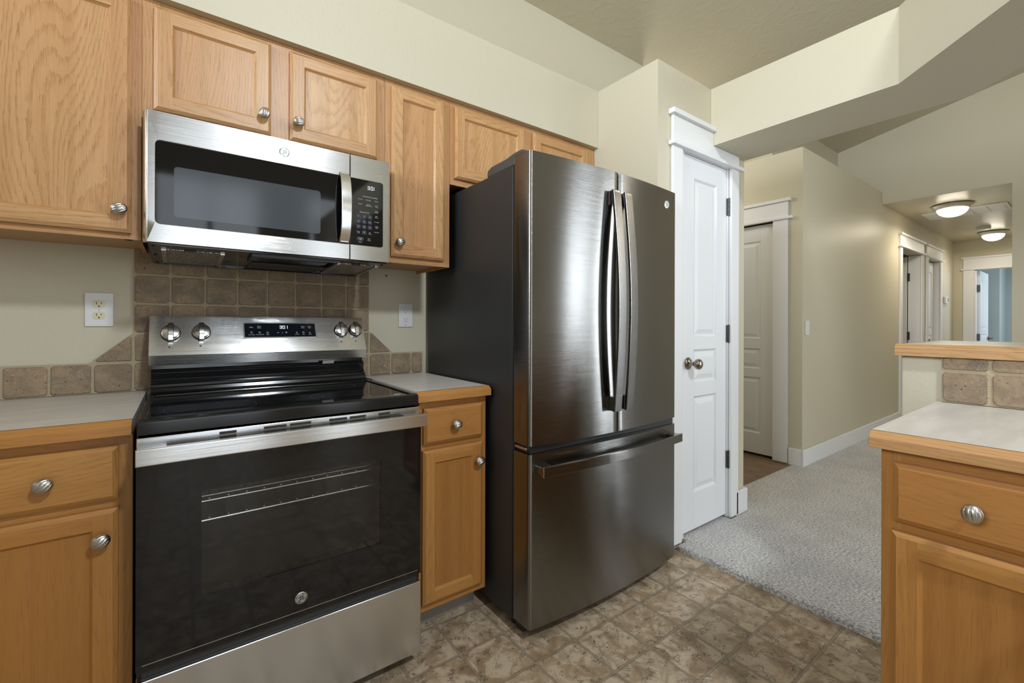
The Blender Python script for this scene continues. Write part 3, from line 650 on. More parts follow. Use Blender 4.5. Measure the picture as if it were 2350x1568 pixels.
# ------------------------------------------------------------------ microwave
mw = empty('microwave', (.286, 1.87, 1.37), 'stainless over-the-range microwave with black window and keypad', 'microwave')
b = MB(BLKM); b.prism([(1.712, 1.386), (2.074, 1.370), (2.074, 1.776), (1.712, 1.776)], 0, -.078, .650); b.build('body', mw)
MY = 1.68
def frame_plate(b, ox0, ox1, oz0, oz1, ix0, ix1, iz0, iz1, y0, y1, m, r=.012, corners=(1, 1, 1, 1)):
    """plate with a rounded window: outer rectangle minus inner rounded rectangle"""
    inner = rrect(ix0, ix1, iz0, iz1, r, 5, corners); n = len(inner)
    outer = []
    cx, cz = (ix0 + ix1) / 2, (iz0 + iz1) / 2
    for (x, z) in inner:      # push each inner point out to the matching outer side
        dx = 1 if x > cx else -1; dz = 1 if z > cz else -1
        ex = ox1 if dx > 0 else ox0; ez = oz1 if dz > 0 else oz0
        ax = abs(x - (ix1 if dx > 0 else ix0)) ; az = abs(z - (iz1 if dz > 0 else iz0))
        if ax < az and az >= r * .99: outer.append((ex, z))
        elif az < ax and ax >= r * .99: outer.append((x, ez))
        else: outer.append((ex, ez))
    v = [(x, y0, z) for x, z in outer] + [(x, y0, z) for x, z in inner] + [(x, y1, z) for x, z in outer] + [(x, y1, z) for x, z in inner]
    f = []
    for i in range(n):
        j = (i + 1) % n
        if outer[i] != outer[j]: f += [(i, j, n + j, n + i), (2 * n + i, 2 * n + j, j, i)]
        else: f += [(i, n + j, n + i)]
        f += [(n + i, n + j, 3 * n + j, 3 * n + i)]
    b.raw(v, f, m, 0)
dr = MB(STEEL); frame_plate(dr, -.079, .5005, 1.389, 1.777, -.0605, .4985, 1.4445, 1.692, MY, MY + .03, STEEL, .013, (0, 1, 1, 0))
dr.box(.4985, .5005, MY, MY + .03, 1.444, 1.692, STEEL)
ce_ = [(-.079, MY), (-.0815, MY + .0006), (-.0835, MY + .003), (-.0905, MY + .028), (-.0905, MY + .03), (-.079, MY + .03)]
dr.prism(ce_, 2, 1.389, 1.777, BRIGHT, 0, 0, True)
md = dr.build('door', mw, bev=.0022)
g = MB(GLASSB); g.box(-.062, .499, MY + .004, MY + .028, 1.443, 1.6935, GLASSB); win = g.build('window', md)
g = MB(SCREEN); g.prism(rrect(-.016, .400, 1.470, 1.622, .010), 1, MY + .0032, MY + .0041, SCREEN); g.build('screen', win)
h = MB(BRIGHT)
prof = []
for i in range(13):
    t = i / 12; prof.append((MY - .008 - .034 * math.sin(math.pi * t) ** .55, 1.447 + .255 * t))
hp = [(y, z) for y, z in prof] + [(y + .010, z) for y, z in reversed(prof)]
h.prism(hp, 0, .462, .497, BRIGHT, 0, 0, True); h.box(.465, .494, MY - .012, MY + .004, 1.447, 1.462, BRIGHT); h.box(.465, .494, MY - .012, MY + .004, 1.687, 1.702, BRIGHT)
h.build('handle', md, bev=.0015); badge(md, .283, MY - .0003, 1.733, .0165, 0, BADGEL, BADGED)
cpn = MB(STEEL); frame_plate(cpn, .503, .651, 1.389, 1.777, .5045, .6265, 1.4445, 1.692, MY, MY + .03, STEEL, .009, (1, 0, 0, 1)); cpn.box(.503, .5045, MY, MY + .03, 1.4445, 1.692, STEEL)
cpo = cpn.build('control_panel', mw, bev=.0022)
kp = MB(GLASSB, INK); kp.box(.5042, .627, MY + .001, MY + .028, 1.444, 1.6925, GLASSB)
KY = MY + .0002
tx = kp
logo_free_text(tx, [('Convenience Cooking', .576, 1.630, .0062), ('Popcorn', .540, 1.618, .0050), ('Beverage', .570, 1.618, .0050), ('Potato', .601, 1.618, .0050), ('Reheat', .540, 1.600, .0050),
    ('Defrost', .571, 1.601, .0048), ('Weight/Time', .571, 1.596, .0048), ('Cook', .601, 1.601, .0048), ('Time', .601, 1.596, .0048), ('Express Cook', .5555, 1.570, .0062), ('Timer', .601, 1.580, .0048), ('On/Off', .601, 1.575, .0048),
    ('Add', .601, 1.561, .0048), ('30 Sec', .601, 1.556, .0048), ('Turntable', .602, 1.539, .0048), ('Surface', .602, 1.522, .0048), ('Light', .602, 1.517, .0048), ('Vent Fan', .602, 1.500, .0048),
    ('Power', .533, 1.496, .0048), ('Level', .533, 1.491, .0048), ('Set', .576, 1.496, .0048), ('Clock', .576, 1.491, .0048), ('Start', .573, 1.472, .0052), ('Pause', .573, 1.466, .0052), ('Hold 3 Sec', .540, 1.459, .0032), ('To Lock', .540, 1.455, .0032)], KY, INK)
kpo = kp.build('keypad', cpo)
dg = MB(LED)
for ch, x in (('3', .5665), ('0', .5785), ('1', .5895)): seg_digit(dg, ch, x, 1.6575, .0135, KY, LED, 0, .0085 if ch != '1' else .003)
dg.build('clock_digits', kpo)
keys = [(str(1 + i + 3 * j), .533 + .0215 * i, 1.554 - .0195 * j) for j in range(3) for i in range(3)] + [('0', .5545, 1.4945)]
for s, x, z in keys:
    kb = MB(KEYM, INK); kb.prism(rrect(x - .0082, x + .0082, z - .0075, z + .0075, .003, 3), 1, MY + .0004, MY + .002, KEYM); kb.text(s, .0068, frontM(x, MY + .0001, z), INK); kb.build('key', kpo)
kb = MB(KEYM, INK); kb.prism(rrect(.527, .5525, 1.4625, 1.476, .003, 3), 1, MY + .0004, MY + .002, KEYM); kb.text('Cancel', .0048, frontM(.54, MY + .0001, 1.4715), INK); kb.text('Off', .0048, frontM(.54, MY + .0001, 1.4665), INK); kb.build('cancel_key', kpo)
un = MB(BLACK)                               # glossy black underside pan with a recessed lamp well
UB = lambda y: 1.386 - .0442 * (y - 1.712)
def ub(x0, x1, y0, y1, d0, d1, m): un.raw([(x, y, UB(y) - d) for x in (x0, x1) for y in (y0, y1) for d in (d0, d1)], [(0, 1, 3, 2), (4, 6, 7, 5), (0, 4, 5, 1), (2, 3, 7, 6), (0, 2, 6, 4), (1, 5, 7, 3)], m)
ub(-.076, .648, 1.688, 2.07, -.001, .003, BLACK); ub(-.05, .62, 2.03, 2.045, .003, .007, BLACK); ub(.13, .145, 1.93, 1.95, .003, .008, BLKM)
ub(.19, .47, 1.70, 1.712, .003, .012, BLKM); ub(.19, .20, 1.712, 1.83, .003, .012, BLKM); ub(.46, .47, 1.712, 1.83, .003, .012, BLKM); ub(.19, .47, 1.83, 1.84, .003, .012, BLACK)
for x in (-.066, .637):
    for y in (1.72, 1.87, 2.03): un.lathe([(.005, .002), (.004, .006)], (x, y, UB(y)), (0, 0, -1), 8, BLKM)
un.build('underside', mw)
for x0, x1 in ((-.036, .106), (.486, .622)):
    un = MB(FILTER, CHROME); y0, y1 = 1.755, 2.01
    ub(x0, x1, y0, y1, .003, .0042, FILTER); ub(x0 - .012, x0, y0, y1, .003, .008, CHROME); ub(x1, x1 + .012, y0, y1, .003, .008, CHROME); ub(x0 + .045, x0 + .075, y0 - .01, y0, .003, .007, BLKM); un.build('grease_filter', mw)
un = MB(GREYP, BLKM); ub(.205, .455, 1.85, 1.995, .003, .006, GREYP); ub(.20, .46, 1.845, 1.85, .003, .008, BLKM); ub(.20, .46, 1.995, 2.0, .003, .008, BLKM); ub(.23, .25, 1.86, 1.87, .006, .008, BLKM); ub(.41, .43, 1.86, 1.87, .006, .008, BLKM); un.build('light_cover', mw)

# ------------------------------------------------------------------ range
rg = empty('range', (.283, 1.73, 0), 'freestanding stainless electric range with black glass cooktop and oven door', 'range')
X0, X1 = -.084, .651
b = MB(BLKM, BLACK); b.box(X0, X0 + .02, 1.412, 2.045, .06, .870); b.box(X1 - .02, X1, 1.412, 2.045, .06, .870); b.box(X0 + .02, X1 - .02, 2.02, 2.045, .06, .870); b.box(X0 + .02, X1 - .02, 1.43, 2.02, .06, .30); b.box(X0 + .02, X1 - .02, 1.43, 2.02, .80, .870); b.build('body', rg)
for x in (X0 + .05, X1 - .05):
    for y in (1.47, 1.98):
        f_ = MB(BLKM); f_.lathe([(.018, 0), (.018, .012), (.009, .015), (.009, .06)], (x, y, .001), (0, 0, 1), 16); f_.build('foot', rg)
cv = MB(CAVITY); a0, a1, c0, c1 = X0 + .05, X1 - .05, .33, .78
cv.box(a0, a1, 1.95, 1.955, c0, c1); cv.box(a0, a0 + .005, 1.435, 1.95, c0, c1); cv.box(a1 - .005, a1, 1.435, 1.95, c0, c1); cv.box(a0, a1, 1.435, 1.95, c0, c0 + .005); cv.box(a0, a1, 1.435, 1.95, c1 - .005, c1); cv.build('oven_cavity', rg)
for z in (.671, .619):
    rk = MB(RACK); xa, xb = a0 + .012, a1 - .012
    rk.tube([(xa, 1.46, z), (xb, 1.46, z)], .0035); rk.tube([(xa, 1.46, z + .014), (xb, 1.46, z + .014)], .0018) if z > .65 else None
    rk.tube([(xa, 1.93, z), (xb, 1.93, z)], .0035); rk.tube([(xa, 1.46, z), (xa, 1.93, z)], .0035); rk.tube([(xb, 1.46, z), (xb, 1.93, z)], .0035)
    for i in range(13): x = xa + (xb - xa) * (i + 1) / 14; rk.tube([(x, 1.462, z + .0045), (x, 1.93, z + .0045)], .0022, 6)
    rk.build('oven_rack', rg)
ck = MB(BLACK, GLASSB)
# rim frame with a raised front lip, glass plate inset
ck.prism([(1.408, .876), (1.43, .874), (1.43, .9085), (1.424, .9125), (1.412, .9115), (1.408, .907)], 0, X0, X1, BLACK)
ck.box(X0, X0 + .016, 1.43, 1.96, .874, .9125, BLACK); ck.box(X1 - .016, X1, 1.43, 1.96, .874, .9125, BLACK); ck.box(X0 + .016, X1 - .016, 1.90, 1.96, .874, .9115, BLACK)
cko = ck.build('cooktop', rg, bev=.002)
boxes('glass_plate', GLASSB, [(X0 + .016, X1 - .016, 1.4305, 1.8995, .876, .9085)], cko)
def ring(b, cx, cy, r, m, w=.0008):
    n = 64; v = []; f = []
    for i in range(n):
        a = 2 * math.pi * i / n
        for q in (r - w, r): v.append((cx + q * math.cos(a), cy + q * math.sin(a), .9089))
    for i in range(n): j = (i + 1) % n; f.append((2 * i, 2 * j, 2 * j + 1, 2 * i + 1))
    b.raw(v, f, m)
RINGM = mat('burner_print', (.075, .075, .08), .3)
for cx, cy, r, inner in ((.075, 1.557, .112, None), (.455, 1.557, .112, .076), (.085, 1.795, .076, None), (.475, 1.80, .080, None), (.28, 1.80, .055, None)):
    rb = MB(RINGM); ring(rb, cx, cy, r, RINGM); inner and ring(rb, cx, cy, inner, RINGM); rb.build('burner_ring', cko)
ml = MB(INK); ml.box(.588, .612, 1.466, 1.474, .9086, .909, INK); ml.build('brand_mark', cko)
# backguard
bg = MB(STEEL); yb = lambda z: 1.946 + .066 * (z - 1.040) / .137
bg.prism([(2.055, 1.177), (yb(1.177), 1.177), (1.946, 1.040), (1.955, 1.005), (2.055, 1.005)], 0, X0 - .002, X1 + .002, STEEL, 0)
rs = MB(BLACK); rs.prism([(2.05, 1.006), (1.985, 1.006), (1.984, .990), (1.970, .988), (1.962, .978), (1.966, .955), (1.955, .944), (1.946, .940), (1.944, .932), (1.934, .929), (1.930, .918), (1.918, .9135), (1.918, .9127), (2.05, .9127)], 0, X0 + .004, X1 - .004, BLACK, 0); rs.build('riser', rg, bev=.002)
TL = math.atan2(.066, .137)
def onface(px, pz, d=0): return Vector((px, yb(pz) - d * math.cos(TL), pz + d * math.sin(TL)))
dsx0, dsx1, dsz0, dsz1 = .198, .452, 1.098, 1.150
def dtext(s, x, z, sz, m=INK, b=None, d=.0021):
    p = onface(x, z, d); (tx if b is None else b).text(s, sz, frontM(p.x, p.y, p.z, TL), m)
kpos = [(-.0265, 1.1145), (.0625, 1.1165), (.5555, 1.1215), (.6165, 1.1235)]
mk = bg
for x, z in kpos:
    dtext('OFF', x, z + .0375, .0052, DINK, mk, .0004); dtext('LO', x - .036, z + .022, .0050, DINK, mk, .0004); dtext('HI', x + .036, z + .022, .0050, DINK, mk, .0004)
    for a in (-150, -120, -90, -60, -30, 0, 180): dtext('.', x + .034 * math.cos(math.radians(a)), z + .034 * math.sin(math.radians(a)), .010, DINK, mk, .0004)
    mk.poly([onface(x + q[0], z - .047 + q[1], .0004) for q in ((-.006, -.0025), (-.001, -.0025), (-.001, .0025), (-.006, .0025))], DINK)
    mk.poly([onface(x + q[0], z - .047 + q[1], .0004) for q in ((.003, -.003), (.007, -.003), (.007, -.0024), (.003, -.0024))], DINK)
for s, x, z in (('Triple', .590, 1.153), ('Boil', .590, 1.148), ('6" 9"', .637, 1.153), ('12"', .637, 1.148)): dtext(s, x, z, .0050, DINK, mk, .0004)
bgo = bg.build('backguard', rg, bev=.0025)
fm = MB(BRIGHT)
def plate(b, pts, d0, d1, m):
    n = len(pts); v = [onface(x, z, d0) for x, z in pts] + [onface(x, z, d1) for x, z in pts]
    b.raw(v, [(i, (i + 1) % n, n + (i + 1) % n, n + i) for i in range(n)] + [tuple(range(n)), tuple(range(n, 2 * n))], m)
plate(fm, rrect(dsx0 - .004, dsx1 + .004, dsz0 - .004, dsz1 + .004, .004, 3), -.002, .0012, BRIGHT); fmo = fm.build('display_bezel', bgo)
ds = MB(BLUEG); plate(ds, rrect(dsx0, dsx1, dsz0, dsz1, .002, 3), .0, .0018, BLUEG)
tx = ds
for s, x, z, sz in (('Bake', .221, 1.1355, .0062), ('Broil', .2475, 1.139, .0058), ('Hi/Lo', .2475, 1.133, .0058), ('Steam', .405, 1.139, .0056), ('Clean', .405, 1.133, .0056), ('Cook', .430, 1.139, .0056), ('Time', .430, 1.133, .0056),
    ('Oven Light', .221, 1.1065, .0048), ('Timer On/Off', .2485, 1.1065, .0048), ('Clock', .276, 1.1065, .0048), ('Lock Ctrl', .381, 1.1065, .0042), ('Start', .406, 1.1065, .0048), ('Cancel', .4305, 1.1065, .0046), ('+', .342, 1.114, .016), ('|', .3275, 1.1145, .008), ('x', .430, 1.114, .012)): dtext(s, x, z, sz)
def dring(cx, cz, r, n=20):
    for i in range(n):
        a, c = 2 * math.pi * i / n, 2 * math.pi * (i + 1) / n
        tx.poly([onface(cx + q * math.cos(w), cz + q * math.sin(w), .0021) for q, w in ((r, a), (r, c), (r - .0008, c), (r - .0008, a))], INK)
dring(.221, 1.1155, .0035); dring(.2485, 1.1145, .0036); dring(.276, 1.1145, .0036); dring(.381, 1.1135, .003)
tx.poly([onface(x, z, .0021) for x, z in ((.3085, 1.1138), (.3165, 1.1138), (.3165, 1.1148), (.3085, 1.1148))], INK)
for p, q in (((.403, 1.111), (.403, 1.118)), ((.403, 1.118), (.410, 1.1145)), ((.410, 1.1145), (.403, 1.111))):
    d = Vector((q[0] - p[0], q[1] - p[1])).normalized() * .0004; tx.poly([onface(a, c, .0021) for a, c in ((p[0] - d.y, p[1] + d.x), (p[0] + d.y, p[1] - d.x), (q[0] + d.y, q[1] - d.x), (q[0] - d.y, q[1] + d.x))], INK)
dso = ds.build('display', fmo)
dg = MB(LED)
for ch, x in (('3', .3195), ('0', .3305), ('1', .3455)):
    p = onface(x, 1.1295, .0021); seg_digit(dg, ch, p.x, p.z, .0135, p.y, LED, TL, .0085 if ch != '1' else .003)
dg.build('clock_digits', dso)
for x, z in kpos:
    nrm = Vector((0, -math.cos(TL), math.sin(TL))); upv = Vector((0, math.sin(TL), math.cos(TL)))
    o = onface(x, z)
    kb = MB(BRIGHT, BLKM)
    kb.lathe([(.029, .0), (.029, .005), (.0275, .007)], o, nrm, 32, BLKM); kb.lathe([(.0275, .006), (.0270, .018), (.0245, .0225), (.012, .0245), (.002, .0248)], o, nrm, 36, BRIGHT)
    kbo = kb.build('knob', bgo)
    gp = MB(BRIGHT, BLKM); pr = []
    for i in range(11):
        t = -1 + 2 * i / 10; pr.append((t * .0305, .0295 - .0075 * t * t))
    for sx0, sx1, m in ((-.0066, .0066, BRIGHT), (-.0082, -.0066, BLKM), (.0066, .0082, BLKM)):
        dd = 0 if m is BRIGHT else .0022
        v = []; 
        for xx in (sx0, sx1):
            for s_, hh in pr: v.append(o + Vector((xx, 0, 0)) + upv * s_ + nrm * (hh - dd))
            for s_, hh in reversed(pr): v.append(o + Vector((xx, 0, 0)) + upv * s_ + nrm * .012)
        n = len(pr) * 2; gp.raw(v, [tuple(range(n)), tuple(range(n, 2 * n))] + [(i, (i + 1) % n, n + (i + 1) % n, n + i) for i in range(n)], m)
    gp.build('grip', kbo)
st = MB(PLATE); st.poly([(.473, 1.944, .9985), (.518, 1.944, .9985), (.518, 1.955, .985), (.473, 1.955, .985)], PLATE); st.build('sticker', rg)
# door: vented stainless cap, black glass, flat bar handle
dv = MB(STEEL, BLKM); dv.box(X0, X1, 1.397, 1.43, .811, .8725, STEEL); dvo = dv.build('oven_door', rg, bev=.0015)
vt = [(.083, .122), (.186, .243), (.251, .308), (.358, .410), (.418, .468), (.508, .546)]
for xa, xb in vt:
    vb = MB(SLOT, BRIGHT)
    for z in (.8628, .8518):
        vb.prism(rrect(xa, xb, z - .0033, z + .0033, .002, 3), 1, 1.3962, 1.398, SLOT)
        vb.prism(rrect(xa - .0012, xb + .0012, z - .0058, z - .0033, .0005, 2), 1, 1.3958, 1.398, BRIGHT)
    vb.build('vent_slot', dvo)
gl = MB(GLASSB); zt = .8095
for q in ((X0, .045, .315, zt), (.513, X1, .315, zt), (.045, .513, .315, .452), (.045, .513, .722, zt)): gl.box(q[0], q[1], 1.388, 1.428, q[2], q[3], GLASSB)
gl.build('door_glass', dvo, bev=.0)
boxes('oven_window', TINT, [(.0445, .5135, 1.3885, 1.392, .4515, .7225)], dvo)
hb = MB(STEEL, BLKM); hb.prism(rrect(1.345, 1.357, .815, .856, .003, 3), 0, X0 + .001, X1 - .001 + .004, STEEL, 0)
for xa, xb in ((X0 + .001, X0 + .058), (X1 - .055, X1 + .003)): hb.box(xa, xb, 1.357, 1.3965, .819, .849, STEEL)
hb.build('handle', dvo, bev=.0015)
badge(dvo, .2805, 1.3878, .3645, .0165, 0, BADGE, DINK)
tr = MB(BRIGHT); tr.box(X0 + .012, X1 - .012, 1.3872, 1.3882, .3265, .3278, BRIGHT); tr.build('trim_line', dvo)
dw = MB(STEEL); dw.box(X0, X1, 1.385, 1.428, .052, .290, STEEL); dw.build('storage_drawer', rg, bev=.003)
boxes('gap_shadow', SLOT, [(X0 + .01, X1 - .01, 1.4, 1.428, .2905, .3145)], rg).name = 'gap_shade_strip'  # dark strip standing in for the shade between oven door and drawer

# ------------------------------------------------------------------ refrigerator
fr = empty('refrigerator', (1.4485, 1.65, 0), 'tall stainless french door refrigerator with dark grey sides beside the pantry door', 'refrigerator')
FX0, FX1, FC = 1.0, 1.889, 1.4445
b = MB(DGREY); b.box(FX0 + .002, 1.880, 1.345, 2.06, .045, 1.747, DGREY); b.build('cabinet', fr, bev=.004)
for x in (FX0 + .05, 1.84):
    for y in (1.38, 2.0):
        f_ = MB(BLKM); f_.lathe([(.02, 0), (.02, .03), (.012, .045)], (x, y, .001), (0, 0, 1), 14); f_.build('foot', fr)
def fy(x): u = (x - FC) / (FX1 - FC); return 1.213 + .028 * u * u
def curved(x0, x1, z0, z1, yb_, m, n=16, rl=.010, rr=.010):
    """door slab bowed to the front; small rounded vertical edges"""
    pts = []
    def edge(x, sgn, r):
        out = []
        for i in range(5):
            a = math.radians(90 * i / 4); out.append((x + sgn * (r - r * math.cos(a)), fy(x + sgn * r) + (r - r * math.sin(a))))
        return out
    pts += edge(x0, 1, rl)
    for i in range(1, n): x = x0 + rl + (x1 - x0 - rl - rr) * i / n; pts.append((x, fy(x)))
    pts += list(reversed(edge(x1, -1, rr)))
    pts += [(x1, yb_), (x0, yb_)]
    return pts
def fdoor(name, x0, x1, z0, z1, rl, rr):
    b = MB(FSTEEL); b.prism(curved(x0, x1, z0, z1, 1.332, FSTEEL, 18, rl, rr), 2, z0, z1, FSTEEL, 0, 0, True); return b.build(name, fr, sharp=50)
SM = 1.4425
dl = fdoor('door', FX0, SM - .003, .713, 1.774, .012, .004); drr = fdoor('door', SM + .003, FX1, .713, 1.774, .004, .012)
fd = fdoor('freezer_drawer', FX0, FX1, .056, .683, .012, .012)
boxes('gasket', BLKM, [(FX0 + .004, 1.883, 1.3325, 1.3425, .06, 1.745)], fr)
boxes('center_seal', BLKM, [(SM - .0028, SM + .0028, 1.24, 1.33, .72, 1.77)], fr)
boxes('drawer_top', BLKM, [(FX0 + .01, FX1 - .01, 1.25, 1.33, .684, .7125)], fr)
def bowed_handle(parent, x0, x1):
    b = MB(FSTEEL); z0, z1 = .803, 1.692; pr = []
    for i in range(25):
        t = i / 24; pr.append((1.187 - .028 * math.sin(math.pi * t) ** 1.0 - .008 * (1 - t) * 1.0, z0 + (z1 - z0) * t))
    n = len(pr); v = []
    for x in (x0, x1):
        v += [(x, y, z) for y, z in pr] + [(x, y + .013, z) for y, z in reversed(pr)]
    m = 2 * n; b.raw(v, [tuple(range(m)), tuple(range(m, 2 * m))] + [(i, (i + 1) % m, m + (i + 1) % m, m + i) for i in range(m)], FSTEEL)
    for za, zb in ((z0 + .001, z0 + .058), (z1 - .058, z1 - .001)):
        b.prism([(1.186, za), (fy(x0) - .001, za), (fy(x0) - .001, zb), (1.186, zb)], 0, x0 + .004, x1 - .004, FSTEEL)
    return b.build('handle', parent, bev=.002)
bowed_handle(dl, 1.385, 1.427); bowed_handle(drr, 1.456, 1.498)
b = MB(FSTEEL); v = []; xa, xb = 1.022, 1.868; n = 24
yy = lambda t: 1.188 - .026 * math.sin(math.pi * t)
for z in (.611, .648):
    v += [(xa + (xb - xa) * i / n, yy(i / n), z) for i in range(n + 1)] + [(xa + (xb - xa) * i / n, yy(i / n) + .013, z) for i in range(n, -1, -1)]
m = 2 * (n + 1); b.raw(v, [tuple(range(m)), tuple(range(m, 2 * m))] + [(i, (i + 1) % m, m + (i + 1) % m, m + i) for i in range(m)], FSTEEL)
for x0, x1 in ((xa + .001, xa + .055), (xb - .055, xb - .001)): b.box(x0, x1, 1.190, fy(x0) - .001, .615, .644, FSTEEL)
b.build('handle', fd, bev=.002)
badge(drr, 1.80, fy(1.80) - .001, 1.706, .0185, 0, BADGEL, BADGED)
for x0, x1 in ((FX0 + .006, FX0 + .11), (1.78, 1.879)):
    b = MB(GREYP); b.prism([(1.255, 1.775), (1.30, 1.797), (1.345, 1.797), (1.40, 1.789), (1.50, 1.787), (1.53, 1.775), (1.53, 1.748), (1.344, 1.748), (1.335, 1.775)], 0, x0, x1, GREYP); b.build('hinge_cover', fr, bev=.006)
for x0, x1 in ((FX0 + .002, FX0 + .055), (1.83, 1.885)):
    b = MB(BRIGHT); b.box(x0, x1, 1.262, 1.33, .6945, .7035, BRIGHT); b.lathe([(.008, -.008), (.008, .008)], ((x0 + x1) / 2, 1.275, .699), (0, 0, 1), 12); b.build('hinge', fr, bev=.001)
b = MB(BLKM); b.box(FX0 + .02, 1.875, 1.30, 1.3425, .012, .055, BLKM); b.build('base_grille', fr)

# ------------------------------------------------------------------ wall plates, fixtures
def outlet(x, z, label, gfci):
    o = empty('wall_outlet', (x, 2.089, z), label, 'outlet', group='kitchen outlets')
    y = 2.0885
    b = MB(PLATE); b.prism(rrect(x - .0365, x + .0365, z - .058, z + .058, .003, 3), 1, y - .0055, y); b.build('cover_plate', o, bev=.0022)
    if not gfci:
        for s in (1, -1):
            zz = z + s * .0195; r = MB(IVORY, SLOT); pts = [(x + .0165 * math.cos(a), zz + max(-.0135, min(.0135, .0165 * math.sin(a)))) for a in [2 * math.pi * i / 28 for i in range(28)]]
            r.prism(pts, 1, y - .0075, y - .004, IVORY); r.box(x - .0072, x - .0052, y - .0077, y - .0072, zz - .002, zz + .0065, SLOT); r.box(x + .005, x + .0068, y - .0077, y - .0072, zz - .001, zz + .006, SLOT); r.lathe([(.0025, 0), (.0025, .0005)], (x, y - .0072, zz - .0078), (0, -1, 0), 12, SLOT); r.build('receptacle', o)
        s_ = MB(CHROME); s_.lathe([(.003, 0), (.0025, .001)], (x, y - .0055, z), (0, -1, 0), 12); s_.build('screw', o)
    else:
        r = MB(PLATE, SLOT, GREYP); r.prism(rrect(x - .0165, x + .0165, z - .0335, z + .0335, .002, 3), 1, y - .0075, y - .004, PLATE)
        for s in (1, -1):
            zz = z + s * .021; r.box(x - .0072, x - .0054, y - .0078, y - .0072, zz - .002, zz + .006, SLOT); r.box(x + .005, x + .0068, y - .0078, y - .0072, zz - .001, zz + .0055, SLOT); r.lathe([(.0022, 0), (.0022, .0005)], (x, y - .0073, zz - .0078), (0, -1, 0), 10, SLOT)
        r.lathe([(.0012, 0), (.0012, .0006)], (x + .011, y - .0073, z - .010), (0, -1, 0), 8, SLOT); r.build('receptacle', o, bev=.0004)
        for s in (1, -1): t = MB(PLATE); t.box(x - .006, x + .006, y - .0086, y - .0074, z + s * .0035 - .0028, z + s * .0035 + .0028, PLATE); t.build('button', o, bev=.0005)
        for s in (1, -1): q = MB(CHROME); q.lathe([(.0028, 0), (.002, .001)], (x, y - .0055, z + s * .0485), (0, -1, 0), 10); q.build('screw', o)
    return o
outlet(-.2245, 1.197, 'white wall outlet with two ivory sockets left of the tile backsplash', False)
outlet(.8935, 1.194, 'white wall outlet with test buttons beside the refrigerator', True)
sc = MB(SLOT); sc.lathe([(.0045, 0), (.004, .003), (.002, .0035)], (.796, 2.0895, 1.383), (0, -1, 0), 10); tag(sc.build('wall_anchor'), 'small dark anchor hole plug in the wall under the narrow cabinet', 'wall anchor')
sw = empty('light_switch', (4.065, HY, 1.13), 'white rocker light switch on the beige hallway wall', 'light switch')
b = MB(PLATE); b.prism(rrect(4.027, 4.104, 1.072, 1.188, .003, 3), 1, HY - .0065, HY - .001); b.build('cover_plate', sw, bev=.002)
b = MB(PLATE); b.prism([(HY - .0065, 1.098), (HY - .0115, 1.098), (HY - .008, 1.13), (HY - .0075, 1.162), (HY - .0065, 1.162)], 0, 4.049, 4.082); b.build('rocker', sw)
th = empty('thermostat', (9.0, HY, 1.52), 'small white thermostat at the far end of the hallway wall', 'thermostat')
b = MB(PLATE); b.prism(rrect(8.90, 9.10, 1.475, 1.575, .008, 3), 1, HY - .028, HY - .001); b.build('housing', th, bev=.004); boxes('screen', SLOT, [(9.03, 9.08, HY - .0288, HY - .0278, 1.50, 1.555)], th)
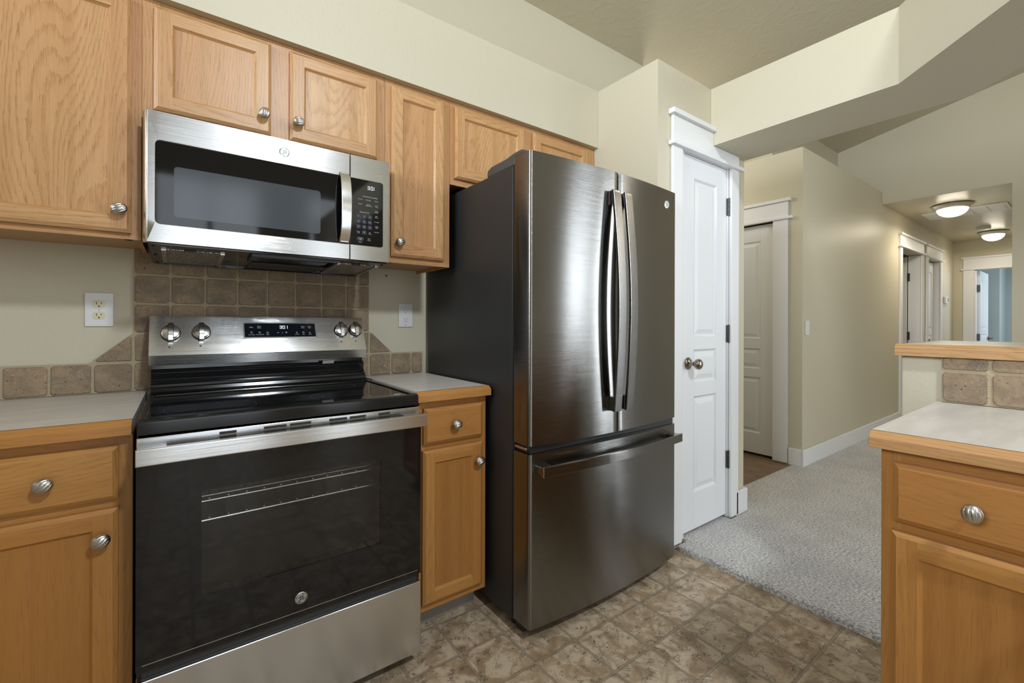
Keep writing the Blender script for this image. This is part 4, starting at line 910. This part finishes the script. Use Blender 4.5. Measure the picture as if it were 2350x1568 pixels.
def ceiling_light(x, y, r, label, pw):
    o = empty('ceiling_light', (x, y, HC), label, 'ceiling light', group='hallway ceiling lights')
    b = MB(CHROME); b.lathe([(r * .9, .001), (r * 1.03, .008), (r * 1.03, .016), (r * .96, .024), (r * .80, .046), (r * .74, .05)], (x, y, HC), (0, 0, -1), 40); b.build('rim', o)
    b = MB(SHADE); pr = [(r * .76 * math.cos(a), .048 + .081 * math.sin(a)) for a in [math.pi / 2 * i / 10 for i in range(10)]] + [(.004, .129)]; b.lathe(pr, (x, y, HC), (0, 0, -1), 40, SHADE); b.build('shade', o)
    b = MB(CHROME); b.lathe([(.008, .128), (.008, .136), (.003, .140)], (x, y, HC), (0, 0, -1), 14); b.build('finial', o)
    l = area('lamp_glow', (x, y, HC - .15), (x, y, 0), r * 1.6, r * 1.6, pw, (1, .88, .68), 'DISK'); l.name = 'lamp'
    return o
ceiling_light(6.62, 1.03, .163, 'domed glass ceiling light nearer the kitchen in the hallway', 10)
ceiling_light(8.93, .985, .145, 'domed glass ceiling light farther down by the bedroom door', 6)
vn = empty('ceiling_vent', (7.1, 1.0, HC), 'white louvred air return grille behind the nearer hallway light', 'vent')
b = MB(WHITE); b.box(6.90, 7.33, .66, 1.335, HC - .012, HC - .001); b.build('frame', vn, bev=.003)
b = MB(WHITE, GREYP)
for i in range(5):
    y0 = .69 + .125 * i; b.box(6.93, 7.30, y0, y0 + .11, HC - .016, HC - .0122, WHITE)
b.build('louvre_panel', vn, bev=.002)
b = MB(PLATE); b.lathe([(.07, .001), (.07, .018), (.06, .032), (.02, .036)], (8.45, 1.02, HC), (0, 0, -1), 32); tag(b.build('smoke_detector'), 'round white smoke detector on the hall ceiling', 'smoke detector')
# out of view overhead: kitchen lamp, and an added living room fill stem
def fill_stem(x, y, z, label):
    kl = empty('fill_light_stem', (x, y, CZ(y)), label, 'ceiling light')
    b = MB(CHROME); b.lathe([(.06, -.005), (.06, .02), (.012, .03), (.012, CZ(y) - z - .06), (.05, CZ(y) - z - .05), (.05, CZ(y) - z - .02)], (x, y, CZ(y)), (0, 0, -1), 24); b.build('stem', kl)
fill_stem(4.5, -1.3, 2.93, 'added stem for the unseen fill light right of the bar')
kl = empty('spot_lamp', (.75, -1.35, CZ(-1.35)), 'white cylinder spot lamp on a stem above and behind the viewer', 'ceiling light')
b = MB(WHITE); ax = Vector((0, 2.55, -3.30)).normalized(); p0 = Vector((.75, -1.35, 3.30)) - ax * .012
b.lathe([(.17, 0), (.17, -.10), (.13, -.16), (.02, -.17)], p0, ax, 28, cap=False); b.lathe([(.05, 0), (.05, .02), (.012, .03), (.012, .24)], (.75, -1.47, CZ(-1.47)), (0, 0, -1), 16); b.build('housing', kl)
